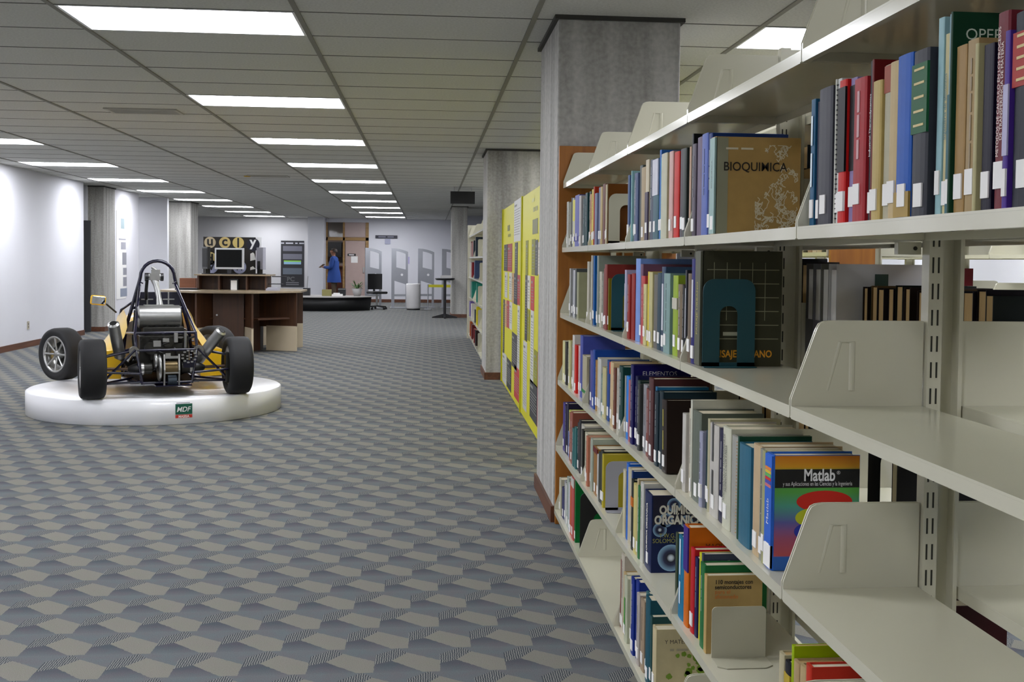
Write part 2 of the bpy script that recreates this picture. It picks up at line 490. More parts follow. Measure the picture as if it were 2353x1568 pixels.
# ------------------------------------------------------------------ ceiling lights
M_LAMP = mat('lit_diffuser', 'ffffff', 0.4, var=0.0, emit='f6f8ff', es=LAMP)
ROWNAME = {'A': 'over the open aisle', 'B': 'along the white left wall', 'C': 'above the cream bookshelves', 'D': 'by the right-hand wall', 'E': 'added to light the alcove'}
fr_me = MB().box(0.014, TX - .014, 0.004, .02, 0, .03).box(0.014, TX - .014, TY - .02, TY - .004, 0, .03).box(.014, .03, .02, TY - .02, 0, .03).box(TX - .03, TX - .014, .02, TY - .02, 0, .03).mesh('light_frame'); fr_me.materials.append(M_WHITE)
df_me = MB().box(.03, TX - .03, .02, TY - .02, .006, .012).mesh('diffuser'); df_me.materials.append(M_LAMP)
for colname in 'ABCDE':
    ls = sorted([l for l in lights if l[0] == colname], key=lambda l: -l[3])
    for n, (c, k, x, y) in enumerate(ls):
        t = thing('ceiling_light', f'lit fluorescent ceiling panel, {ordinal(n + 1)} from the entrance in the row {ROWNAME[c]}', 'ceiling light', (x, y, CEIL - .004), group='fluorescent ceiling panels')
        link('frame', fr_me, M_WHITE, t); link('diffuser', df_me, M_LAMP, t)
# ceiling air vents
for lab, x, y in (('metal air vent with curved louvres and dark soot stains', -2.5, 10.3), ('small air vent with a yellow spot, over the research desk', -2.5, 18.1)):
    t = thing('ceiling_vent', lab, 'vent', (x, y, CEIL - .012), group='ceiling air vents')
    MB().box(-.29, .29, -.14, .14, .004, .012).build('backing', M_BLACKP, t)
    MB().box(-.31, .31, -.16, -.13, 0, .012).box(-.31, .31, .13, .16, 0, .012).box(-.31, -.28, -.13, .13, 0, .012).box(.28, .31, -.13, .13, 0, .012).build('frame', mat('vent_grey', 'a8a69c', .5), t)
    for q in range(7):
        MB().box(-.28, .28, -.115 + q * .036, -.1 + q * .036, 0, .008).build('louvre', mat('vent_grey', 'a8a69c', .5), t)
    if y > 15:
        MB().lathe([(0, -.012), (.05, -.008), (.055, .004)], 12, 'z', (-.33, 0, 0)).build('yellow_cap', mat('vent_yellow', 'b8962c', .6), t)
# ---- books read off the shelves: near y, far y, height, colour, options, special
BOOKS = {
 1: [
  (5.752, 5.822, 0.234, 'c8c8c0', '', ''),
  (5.654, 5.75, 0.226, '8c8c78', '', ''),
  (5.614, 5.653, 0.247, '3a4048', '', ''),
  (5.555, 5.613, 0.243, 'b8b8b4', '', ''),
  (5.46, 5.553, 0.23, 'dcd8a8', 'b:.55:1:e0d850', ''),
  (5.303, 5.458, 0.245, '6c70b4', 'b:.1:.2:3c3c90', ''),
  (5.242, 5.302, 0.237, 'c8c4c0', '', ''),
  (5.174, 5.24, 0.219, '10484c', '', ''),
  (5.106, 5.172, 0.216, '10484c', '', ''),
  (5.038, 5.104, 0.238, '10484c', '', ''),
  (4.992, 5.036, 0.241, '505850', '', ''),
  (4.94, 4.99, 0.226, 'd0a070', '', ''),
  (4.912, 4.939, 0.242, 'd0a070', '', ''),
  (4.836, 4.887, 0.241, 'e4d460', '', ''),
  (4.803, 4.834, 0.25, 'b83c18', '', ''),
  (4.738, 4.801, 0.219, '8088a4', '', ''),
  (4.674, 4.737, 0.24, '8088a4', '', ''),
  (4.621, 4.672, 0.238, 'cdb684', '', ''),
  (4.556, 4.619, 0.246, '7a463c', '', ''),
  (4.505, 4.554, 0.227, '3c5868', '', ''),
  (4.471, 4.503, 0.239, '7a4a10', 'b:0:1:cfc3a0', ''),
  (3.967, 4.003, 0.237, '506890', '', ''),
  (3.93, 3.943, 0.249, 'a8d4d8', '', ''),
  (3.901, 3.929, 0.239, '2c3438', '', ''),
  (3.867, 3.9, 0.214, 'd8ccb0', '', ''),
  (3.805, 3.865, 0.233, '5c6c90', '', ''),
  (3.752, 3.804, 0.255, '5a6460', '', ''),
  (3.673, 3.751, 0.243, 'b8a480', '', ''),
  (3.621, 3.672, 0.262, 'd8ceb4', 'b:0:.6:4a3c58', ''),
  (3.567, 3.62, 0.258, '606878', '', ''),
  (3.481, 3.566, 0.254, '48707c', 'b:.55:1:dcdce4', ''),
  (3.454, 3.479, 0.277, '3a78c0', '', ''),
  (3.425, 3.452, 0.252, '58b8cc', '', ''),
  (3.341, 3.424, 0.258, 'ccccb4', '', ''),
  (3.31, 3.339, 0.255, 'c89418', '', ''),
  (3.26, 3.309, 0.255, 'dcb8b0', '', ''),
  (3.192, 3.258, 0.248, 'd01c10', '', ''),
  (3.141, 3.191, 0.251, '544c54', '', ''),
  (3.095, 3.14, 0.248, '38423e', '', ''),
  (3.063, 3.083, 0.248, 'c8a890', '', ''),
  (3.042, 3.062, 0.281, '16181c', '', ''),
  (2.981, 3.018, 0.248, '6c6470', '', ''),
  (2.913, 2.98, 0.261, '786880', '', ''),
  (2.848, 2.911, 0.262, '6478bc', '', ''),
  (2.812, 2.846, 0.257, '1c4080', '', ''),
  (2.763, 2.81, 0.243, 'a8c4c0', '', 'BIOQ'),
  (2.052, 2.075, 0.236, '28688c', 'T:~87:d8e8f0', ''),
  (2.031, 2.051, 0.229, '1c1840', '', ''),
  (1.96, 2.029, 0.247, '4a4a54', '', ''),
  (1.945, 1.952, 0.255, 'cfcfc4', '', ''),
  (1.925, 1.943, 0.254, 'd8d8d4', 's', ''),
  (1.89, 1.924, 0.247, 'd82420', 'b:.36:.95:18181c', ''),
  (1.86, 1.888, 0.246, '9888b4', 'b:.36:.95:18181c', ''),
  (1.802, 1.856, 0.238, 'b43038', '', ''),
  (1.783, 1.798, 0.26, '23242c', 'T:Industrial Thermodynamics:f0f0f0', ''),
  (1.774, 1.782, 0.26, '7c1c20', '', ''),
  (1.738, 1.772, 0.222, 'cdb676', 'w', ''),
  (1.707, 1.735, 0.242, 'c0baa0', 'b:.82:1:a85030', ''),
  (1.671, 1.706, 0.241, 'd0ba8c', '', ''),
  (1.615, 1.668, 0.243, '2868c0', 'b:0:.16:b89c58', ''),
  (1.56, 1.612, 0.24, '40424a', 'B:.5:.92:1f6a40', ''),
  (1.538, 1.556, 0.278, 'a8ccd0', '', ''),
  (1.519, 1.535, 0.252, 'd4cb9c', 'T:Ingenieria de alimentos:206c80', ''),
  (1.5, 1.518, 0.276, '9cbcc8', 'b:0:.6:487880', ''),
  (1.493, 1.499, 0.275, '1c4c34', '', ''),
  (1.462, 1.491, 0.226, 'b0905c', 'L:w', ''),
  (1.43, 1.459, 0.228, 'b49c70', '', ''),
  (1.416, 1.425, 0.218, 'c4bc90', '', ''),
  (1.384, 1.41, 0.213, '1a1430', '', ''),
  (1.351, 1.381, 0.247, '80303c', 'T:METODOS DE CALCULO EN LOS PROCESOS/DE TRANSFERENCIA DE MATERIA:e8d8d0', ''),
  (1.337, 1.349, 0.219, '5c3c9c', 'b:.3:.7:c8c4e0', ''),
  (1.275, 1.334, 0.237, '2c303c', 'B:.62:.9:b83c34', ''),
 ],
 2: [
  (5.566, 5.605, 0.234, 'b8b8b4', '', ''),
  (5.527, 5.565, 0.23, '6c7070', '', ''),
  (5.425, 5.499, 0.227, 'c4c4c8', '', ''),
  (5.384, 5.424, 0.234, '585c5c', '', ''),
  (5.32, 5.382, 0.218, 'a8a888', '', ''),
  (4.912, 4.963, 0.269, 'c8c4b4', '', ''),
  (4.856, 4.888, 0.296, 'c8c4b4', '', ''),
  (4.79, 4.854, 0.213, '5c4434', '', ''),
  (4.752, 4.789, 0.294, '1468a8', '', ''),
  (4.693, 4.75, 0.216, '5868a0', '', ''),
  (4.652, 4.692, 0.294, '98a094', '', ''),
  (4.592, 4.651, 0.228, 'c8c4b4', '', ''),
  (4.545, 4.591, 0.223, '88887c', '', ''),
  (4.483, 4.544, 0.242, '903c34', '', ''),
  (4.421, 4.482, 0.259, '903c34', '', ''),
  (4.404, 4.419, 0.204, '8c7c10', '', ''),
  (3.967, 4.0, 0.241, 'b8b4cc', 'T:', ''),
  (3.896, 3.943, 0.226, 'a02c24', '', ''),
  (3.836, 3.895, 0.23, 'a02c24', '', ''),
  (3.755, 3.835, 0.281, '84a4e0', '', ''),
  (3.709, 3.753, 0.263, '7c5870', '', ''),
  (3.647, 3.707, 0.224, 'c85050', '', ''),
  (3.601, 3.646, 0.198, 'd8d09c', '', ''),
  (3.568, 3.6, 0.239, 'e4d038', '', ''),
  (3.518, 3.567, 0.238, 'ccc494', '', ''),
  (3.455, 3.516, 0.231, '78746c', '', ''),
  (3.396, 3.454, 0.237, '2c4c5c', '', ''),
  (3.341, 3.394, 0.256, '3c5470', 'T:', ''),
  (3.254, 3.34, 0.237, '90aca8', '', ''),
  (3.183, 3.247, 0.232, 'a4bc40', 'b:.58:.72:d0ccbc', ''),
  (3.121, 3.176, 0.208, '84745c', '', ''),
  (3.093, 3.119, 0.206, '14120f', '', ''),
  (3.042, 3.059, 0.249, '3c3c44', 'T:', ''),
  (2.982, 3.018, 0.24, '80705f', '', ''),
  (2.942, 2.981, 0.28, '2c2c7c', 'T:', ''),
  (2.884, 2.941, 0.301, '5c5e50', '', 'PAIS'),
 ],
 3: [
  (5.677, 5.777, 0.212, 'dcdcc4', 'b:.0:1:d8d49c', ''),
  (5.594, 5.661, 0.213, '30302c', '', ''),
  (5.525, 5.593, 0.219, '30302c', '', ''),
  (5.447, 5.524, 0.231, 'd0cc98', '', ''),
  (5.379, 5.446, 0.218, 'b0a098', '', ''),
  (5.307, 5.377, 0.267, 'd8d4cc', '', ''),
  (5.233, 5.305, 0.225, 'd42410', '', ''),
  (5.147, 5.232, 0.228, 'dcc0c4', '', ''),
  (5.059, 5.146, 0.282, '4c58a8', '', ''),
  (4.912, 5.05, 0.2, 'bcb498', 'b:.17:.24:2c8c44', ''),
  (4.801, 4.867, 0.193, '38383c', '', ''),
  (4.729, 4.8, 0.24, '5458a0', '', ''),
  (4.672, 4.728, 0.248, '1c50a4', '', ''),
  (4.622, 4.671, 0.21, 'b08844', '', ''),
  (4.562, 4.609, 0.225, 'ccc8b8', '', ''),
  (4.514, 4.56, 0.225, 'd0d0cc', '', ''),
  (4.468, 4.513, 0.167, '3c8c88', '', ''),
  (4.378, 4.466, 0.201, 'ccc494', '', ''),
  (4.317, 4.376, 0.236, '0c4c94', '', ''),
  (4.243, 4.315, 0.234, '181c1c', 'b:.8:1:d03010', ''),
  (4.17, 4.241, 0.241, 'd4bc94', '', ''),
  (4.127, 4.169, 0.224, '7c4c3c', '', ''),
  (4.046, 4.126, 0.228, 'c8c4b8', '', ''),
  (3.967, 4.039, 0.245, '104844', '', ''),
  (3.918, 3.943, 0.218, 'a0a098', '', ''),
  (3.86, 3.916, 0.221, '2c8ce0', '', ''),
  (3.829, 3.859, 0.212, 'b87078', '', ''),
  (3.767, 3.816, 0.27, '140c60', '', ''),
  (3.727, 3.766, 0.236, '161a50', '', ''),
  (3.679, 3.725, 0.225, '28403c', '', ''),
  (3.64, 3.677, 0.218, '484a48', '', ''),
  (3.572, 3.631, 0.223, '98989c', '', ''),
  (3.506, 3.57, 0.216, '8c5048', '', ''),
  (3.436, 3.505, 0.258, '5c3434', '', ''),
  (3.409, 3.435, 0.236, '2878a4', '', ''),
  (3.356, 3.407, 0.226, '16323e', '', ''),
  (3.304, 3.355, 0.233, '16323e', '', ''),
  (3.229, 3.296, 0.213, '2c2018', '', 'DARK'),
  (2.981, 3.018, 0.211, 'd0ccc4', '', ''),
  (2.935, 2.979, 0.228, 'd0c8b4', '', ''),
  (2.915, 2.933, 0.257, 'd4d4c4', '', ''),
  (2.823, 2.913, 0.234, '70786c', '', ''),
  (2.79, 2.821, 0.191, 'aeb0c4', '', ''),
  (2.763, 2.789, 0.199, '23474c', '', ''),
  (2.74, 2.761, 0.231, 'c4bf9f', '', ''),
  (2.655, 2.739, 0.225, 'd0ccc4', 'T:~78:404040', ''),
  (2.605, 2.653, 0.223, '26264c', '', ''),
  (2.535, 2.604, 0.237, 'd8d8c4', 'T:FUNDAMENTOS DE TRANSFERENCIA DE/MOMENTO, CALOR Y MASA:283030', ''),
  (2.475, 2.534, 0.226, 'b0b0a8', 's2', ''),
  (2.461, 2.474, 0.232, '17503c', '', ''),
  (2.371, 2.46, 0.221, '3c7890', '', ''),
  (2.357, 2.369, 0.226, 'a8c8dc', '', ''),
  (2.299, 2.356, 0.236, 'd4bc98', '', ''),
  (2.274, 2.298, 0.234, 'a0a094', '', ''),
  (2.253, 2.273, 0.234, 'b4b484', '', ''),
  (2.205, 2.251, 0.234, '3c7cdc', '', 'MAT'),
 ],
 4: [
  (5.655, 5.742, 0.243, '4c4090', '', ''),
  (5.6, 5.654, 0.237, '2c2848', '', ''),
  (5.544, 5.598, 0.258, '2c2848', '', ''),
  (5.437, 5.515, 0.233, 'c4c86c', 'b:0:.55:8090c0', ''),
  (5.368, 5.436, 0.232, '9c5c4c', '', ''),
  (5.298, 5.366, 0.245, '9c5c4c', '', ''),
  (5.234, 5.297, 0.177, '3c7878', '', ''),
  (5.17, 5.233, 0.192, '3c7878', '', ''),
  (5.117, 5.169, 0.221, '3c3c40', '', ''),
  (5.063, 5.115, 0.241, '3c3c40', '', ''),
  (4.965, 5.062, 0.23, 'c8c4b8', '', ''),
  (4.912, 4.964, 0.221, '24241c', '', ''),
  (4.814, 4.888, 0.22, 'd0ccb4', '', ''),
  (4.771, 4.813, 0.214, 'c88468', '', ''),
  (4.717, 4.77, 0.2, 'b0b8a8', '', ''),
  (4.663, 4.716, 0.22, 'b0b8a8', '', ''),
  (4.551, 4.662, 0.197, 'a4783c', 'b:.88:1:701820', ''),
  (4.503, 4.55, 0.18, 'c8c8c4', '', ''),
  (4.445, 4.502, 0.198, '3c4038', '', ''),
  (4.387, 4.444, 0.216, '3c4038', '', ''),
  (4.354, 4.386, 0.209, 'c4b438', '', ''),
  (3.877, 3.92, 0.235, 'd4ccac', '', ''),
  (3.833, 3.875, 0.266, '2474d4', '', ''),
  (3.765, 3.823, 0.259, 'ccc4ac', '', ''),
  (3.74, 3.763, 0.258, '18407c', '', ''),
  (3.699, 3.738, 0.236, '28302c', 'b:.62:.75:d87c18', ''),
  (3.643, 3.697, 0.23, 'd8cc88', '', ''),
  (3.62, 3.641, 0.255, 'ccbc98', '', ''),
  (3.589, 3.618, 0.238, '3c8450', '', ''),
  (3.54, 3.587, 0.256, 'd0d0c8', '', ''),
  (3.428, 3.535, 0.242, '2c4c78', '', 'QUIM'),
  (3.043, 3.069, 0.216, '44543c', '', ''),
  (2.951, 3.018, 0.222, '1c84ac', 'T:~58:d8e8f0', ''),
  (2.9, 2.95, 0.267, 'e07c18', 'b:.55:1:4c2c90', ''),
  (2.89, 2.898, 0.204, 'a8a0b8', '', ''),
  (2.85, 2.888, 0.221, 'cc2430', '', ''),
  (2.821, 2.849, 0.205, '1c1c5c', '', ''),
  (2.797, 2.82, 0.224, 'd8d428', '', ''),
  (2.779, 2.796, 0.228, '4c5468', '', ''),
  (2.733, 2.777, 0.212, '2c7c48', '', ''),
  (2.706, 2.731, 0.194, 'c0a468', '', 'MONT'),
  (2.318, 2.35, 0.131, 'c8bfa0', 'w;i:.075', ''),
  (2.272, 2.308, 0.127, '20202c', 'b:.4:.8:c8b040;i:.075', ''),
  (2.255, 2.27, 0.172, 'a8c000', 'w;i:.075', ''),
  (2.221, 2.253, 0.148, 'c0a880', 'w;i:.075', ''),
  (2.178, 2.214, 0.153, 'c4ae84', 'w;i:.075', ''),
  (2.147, 2.177, 0.167, 'd0402c', 'i:.075', ''),
 ],
 5: [
  (5.691, 5.765, 0.185, 'ccc8b0', '', ''),
  (5.604, 5.69, 0.152, '34386c', '', ''),
  (5.548, 5.603, 0.202, 'a8a8ac', '', ''),
  (5.48, 5.547, 0.198, 'd0d0cc', '', ''),
  (5.414, 5.479, 0.246, 'b0bcb0', '', ''),
  (5.333, 5.413, 0.229, 'c8c8cc', '', ''),
  (5.267, 5.332, 0.248, 'd06028', '', ''),
  (5.17, 5.265, 0.288, 'c05c58', 'b:.85:1:d0d0c8', ''),
  (5.139, 5.169, 0.288, '0c7c3c', '', ''),
  (3.93, 3.943, 0.242, '803028', '', ''),
  (3.871, 3.929, 0.27, 'ccc4b4', '', ''),
  (3.818, 3.87, 0.219, 'ccb484', '', ''),
  (3.758, 3.816, 0.221, 'c8ccb4', 'g', ''),
  (3.707, 3.756, 0.232, 'c8c4ac', '', ''),
  (3.691, 3.706, 0.234, 'a8b8a0', '', ''),
  (3.639, 3.689, 0.254, '1c3c94', '', ''),
  (3.587, 3.638, 0.258, '1c3c94', '', ''),
  (3.541, 3.586, 0.23, 'c0b8b0', '', ''),
  (3.482, 3.54, 0.226, 'b09c84', '', ''),
  (3.438, 3.48, 0.265, '4c8088', '', ''),
  (3.368, 3.437, 0.266, '206070', '', ''),
  (3.341, 3.367, 0.224, '2c5858', '', ''),
  (3.288, 3.34, 0.203, 'd0c49c', '', 'LUZ'),
 ],
}
PANEL_A = [(12.15, 12.7, 1.27, 1.56, '303038'), (11.48, 12.1, 1.27, 1.56, 'a02830'), (10.76, 11.1, 1.26, 1.56, '34383c'), (10.45, 11.24, 1.57, 1.97, 'd0d0cc'), (12.11, 12.54, 0.98, 1.26, 'b8b8b0'), (11.47, 11.85, 0.98, 1.26, 'c0c0b8'), (11.19, 11.44, 0.96, 1.26, 'c09868'), (10.76, 11.17, 0.96, 1.26, '303038'), (10.37, 10.74, 0.97, 1.25, 'a83038'), (12.52, 12.75, 0.35, 0.95, '38383c'), (12.17, 12.49, 0.66, 0.95, 'c09868'), (11.81, 12.14, 0.67, 0.96, 'a83038'), (11.4, 11.78, 0.68, 0.96, 'c8c8c4'), (10.35, 10.7, 0.37, 0.96, 'c8c8c4'), (10.73, 11.38, 0.33, 0.67, '38383c'), (12.13, 12.79, 0.03, 0.36, 'c0c0bc'), (11.44, 12.07, 0.04, 0.35, '2c3034'), (10.41, 11.02, 0.06, 0.37, 'b82c34')]
PANEL_B = [(9.62, 9.86, 1.26, 1.56, '808000'), (8.98, 9.28, 1.27, 1.56, '808000'), (8.76, 8.97, 1.27, 1.55, '404448'), (8.44, 8.74, 1.28, 1.53, 'd0c8b8'), (8.24, 8.42, 1.28, 1.56, 'a83038'), (9.64, 9.88, 0.69, 1.26, '38383c'), (9.4, 9.64, 0.98, 1.26, 'd0ccc0'), (9.03, 9.33, 0.98, 1.26, 'b83038'), (8.34, 8.67, 0.98, 1.27, '8c8c00'), (9.04, 9.31, 0.39, 0.98, 'c8c8c4'), (8.26, 8.66, 0.69, 0.98, '38383c'), (9.63, 10.01, 0.08, 0.68, 'c0c0bc'), (8.68, 9.32, 0.1, 0.41, '303438'), (8.36, 8.67, 0.1, 0.68, 'b83038'), (9.4, 9.62, 0.71, 0.97, '8c8c00'), (8.69, 8.99, 0.4, 0.68, '8c8c00')]
# ------------------------------------------------------------------ cream steel bookshelves
BAYS = [5.86, 4.90, 3.955, 3.03, 2.088, 1.16, .24]
LEVX = [.696, .693, .687, .678, .672, .668]
LEVZ = [1.787, 1.455, 1.115, .765, .42, .085]
POST0, POST1 = .948, 1.018
BACKX = 1.285
def bracket_mesh(x0, x1, up=True):
    """side plate: slanted front, rounded corner, from the shelf lip x0 to the post x1 (either direction)"""
    w = abs(x1 - x0); sgn = 1 if x1 > x0 else -1
    pts = [(0, -.022), (0, .012), (.046, .142)]
    for a in (0.2, .5, .8):
        pts.append((.046 + .022 * a * a + .002, .142 + .022 * (1 - (1 - a) ** 2) * .9))
    pts += [(.077, .163), (w, .163), (w, -.022)]
    poly = [(x0 + sgn * p[0], p[1]) for p in pts]
    return MB().prism(poly, -.0022, .0022, 'xz')
def rib_mesh(x0, sgn):
    m = MB()
    a = [(.07, .03), (.093, .122), (.117, .122), (.117, .03)]
    m.tube([(x0 + sgn * p[0], 0, p[1]) for p in a], [.003, .0045, .0065, .0065], 10)
    return m
def shelf_mesh(x0, x1, y0, y1, lip=.024):
    m = MB()
    a, b = min(x0, x1), max(x0, x1)
    m.box(a, b, y0, y1, -.004, 0)
    s = 1 if x1 > x0 else -1
    f0, f1 = sorted((x0, x0 + s * .0025))
    m.box(f0, f1, y0, y1, -lip, -.0041)
    m.box(*sorted((x0 + s * .0026, x0 + s * .014)), y0, y1, -lip, -lip + .0025)
    m.box(*sorted((x1, x1 - s * .0025)), y0, y1, -lip, -.0041)
    return m
def make_range(label, loc, bays, levx, levz, post0, post1, backx, top, endpanel=None, skip=(), backlev=None, minbracket=0):
    root = thing('library_shelving', label, 'bookshelf', loc, group=None)
    x_, y_, z_ = loc
    lo, hi = min(bays), max(bays)
    for y in bays:
        u = MB().box(post0, post0 + .028, y - .016, y + .016, 0, top).box(post0 + .028, post1 - .008, y + .013, y + .016, 0, top).box(post1 - .008, post1, y - .016, y + .016, 0, top).build('upright', M_SHELF, root)
        if y < 3.2 and loc == (0, 0, 0):
            s = MB()
            for q in range(int(top / .05) - 3):
                for xx in (post0 + .006, post0 + .017):
                    s.box(xx, xx + .0035, y - .0165, y - .012, .12 + q * .05, .15 + q * .05)
            s = s.build('slots', M_SHELFD, u); s['kind'] = 'stuff'
    for bi in range(len(bays) - 1):
        y1, y0 = bays[bi], bays[bi + 1]
        for li, z in enumerate(levz):
            for side in (0, 1):
                if (side, bi, li) in skip:
                    continue
                if side == 0:
                    xf, xb, s = levx[li], post0 - .004, 1
                else:
                    xf, xb, s = backx, post1 + .004, -1
                sh = shelf_mesh(xf, xb, y0 + .007, y1 - .007).build('shelf', M_SHELF, root, loc=(0, 0, z))
                for yy, inn in ((y0 + .0045, 1), (y1 - .0045, -1)):
                    br = bracket_mesh(xf, xb).build('bracket', M_SHELF, sh, loc=(0, yy, 0))
                    if side == 0 and y0 < 4.5 or minbracket:
                        r = rib_mesh(xf, s)
                        # pressed rib belongs to the plate
                        r.v = [(v[0], v[1] * .7 - .001, v[2]) for v in r.v]
                        n = len(br.data.vertices)
                        bm = bmesh.new(); bm.from_mesh(br.data)
                        vs_ = [bm.verts.new(v) for v in r.v]
                        for f in r.f:
                            bm.faces.new([vs_[i] for i in f])
                        bm.to_mesh(br.data); bm.free()
    return root
shelving = make_range('long cream steel double-sided library bookshelf with slanted side brackets', (0, 0, 0), BAYS, LEVX, LEVZ, POST0, POST1, BACKX, 1.97)
MB().box(.675, 1.30, 5.872, 5.902, 0, 1.985).build('end_panel', M_WOODEND, shelving, bevel=.003)
for y in BAYS[1:]:
    for x in (POST0 - .05,):
        c = MB().box(x, x + .046, y + .012, y + .03, 1.455 - .05, 1.455 - .026).build('shelf_clip', M_SHELF, shelving)
        MB().cyl((x + .034, y + .0125, 1.417), (x + .034, y + .0105, 1.417), .004, n=8).build('clip_hole', M_SHELFD, c)

# ------------------------------------------------------------------ books
def cover_mesh(d, t, h, curve):
    """folded cover: spine and two boards; spine at x=0, fore-edge at x=d, y = thickness"""
    b = .0026 if t > .012 else .0012
    out = [(d, -t / 2), (.0005, -t / 2)]
    n = 5
    for i in range(n + 1):
        a = -PI / 2 + PI * i / n
        out.append((-math.cos(a) * curve, math.sin(a) * t / 2 * .97))
    out += [(.0005, t / 2), (d, t / 2)]
    inn = [(d, -t / 2 + b), (.005, -t / 2 + b), (.005, t / 2 - b), (d, t / 2 - b)]
    m = MB()
    no, ni = len(out), len(inn)
    vs = [(x, y, 0) for x, y in out] + [(x, y, h) for x, y in out] + [(x, y, 0) for x, y in inn] + [(x, y, h) for x, y in inn]
    fs = [(i, i + 1, no + i + 1, no + i) for i in range(no - 1)]
    o = 2 * no
    fs += [(o + i + 1, o + i, o + ni + i, o + ni + i + 1) for i in range(ni - 1)]
    fs += [(0, no, o + ni, o), (no - 1, o + ni - 1, o + 2 * ni - 1, 2 * no - 1)]
    fs += [tuple(range(no)) + tuple(o + i for i in range(ni - 1, -1, -1))]
    fs += [tuple(no + i for i in range(no - 1, -1, -1)) + tuple(o + ni + i for i in range(ni))]
    m.add(vs, fs)
    return m
CNAMES = [('black', '141414'), ('dark grey', '45454a'), ('grey', '808084'), ('white', 'd6d4d0'), ('cream', 'cec6a6'), ('tan', 'b89a68'), ('brown', '70462c'), ('maroon', '702c30'), ('red', 'c42820'), ('orange', 'd87820'), ('yellow', 'e0d048'), ('mustard', 'b89020'), ('lime green', 'a8bc30'), ('green', '2c7c48'), ('dark green', '28483c'), ('sage green', 'a8b4a4'), ('teal', '30747c'), ('dark teal', '14464c'), ('pale aqua', 'a8ccd0'), ('bright blue', '2c80d8'), ('slate blue', '586890'), ('navy', '1c2058'), ('violet', '5c3c9c'), ('lavender', 'a49cc0'), ('pink', 'cc9494'), ('mauve', '746474')]
def cname(c):
    a = lin(c)
    f = lambda v: v ** (1 / 2.2)
    best = min(CNAMES, key=lambda n: sum((f(a[i]) - f(lin(n[1])[i])) ** 2 for i in range(3)))
    return best[0]
ROWN = {1: 'eye-level shelf', 2: 'chest-height shelf', 3: 'waist-height shelf', 4: 'knee-height shelf', 5: 'bottom shelf'}
rnd = random.Random(11)
LABELROT = (PI / 2, 0, -PI / 2)
def boost(c, k=.82):
    a = lin(c)
    return tuple(min(.7, k * v ** 1.12) for v in a[:3]) + (1.0,)
def make_book(loc, d, t, h, col, label, group, face=0.0, tilt=0.0, spine_label=True, old=False, hard=None, roll=0.0):
    b = thing('book', label, 'book', loc, face, group)
    b.rotation_euler = (tilt, roll, face)
    hard = (t > .03) if hard is None else hard
    cover_mesh(d, t, h, min(.003, t * .1) if hard else .0012).build('cover', M_COVER, b, color=boost(col))
    e = .004 if hard else .0008
    MB().box(.006, d - e, -t / 2 + .0022, t / 2 - .0022, e, h - e).build('pages', M_PAGESW if old else M_PAGES, b)
    if spine_label:
        z0 = .012 + rnd.random() * .018
        w = min(t * .75, .027)
        MB().box(-(min(.003, t * .1) if hard else .0012) + .002, .006, -w / 2, w / 2, z0, z0 + .034).build('call_number_label', M_PAPER, b, loc=(-.0036, rnd.uniform(-.1, .1) * t, 0))
    return b
special = {}
SPD = {'BIOQ': .215, 'PAIS': .212, 'MAT': .178, 'QUIM': .165, 'MONT': .14, 'LUZ': .158, 'DARK': .165}
SPCOL = {'BIOQ': 'c8a86c', 'PAIS': '4a4a38', 'MAT': '3c7cdc', 'QUIM': '22305e', 'MONT': 'c8ac72', 'LUZ': 'd2c6a0', 'DARK': '2c1c14'}
SPLAB = {'BIOQ': 'tan biochemistry textbook with black title, front cover showing on the eye-level shelf', 'PAIS': 'tall dark olive architecture book with orange title behind the teal bookend', 'MAT': 'rainbow-covered programming textbook with red and yellow ovals beside the empty shelf', 'QUIM': 'thick navy chemistry textbook with glowing blue orbs on its cover', 'MONT': 'tan electronics paperback with black and orange title behind the putty bookend', 'LUZ': 'cream paperback with green leaf blots on its cover on the bottom shelf', 'DARK': 'leaning black-brown hardback with marbled cover on the waist-height shelf'}
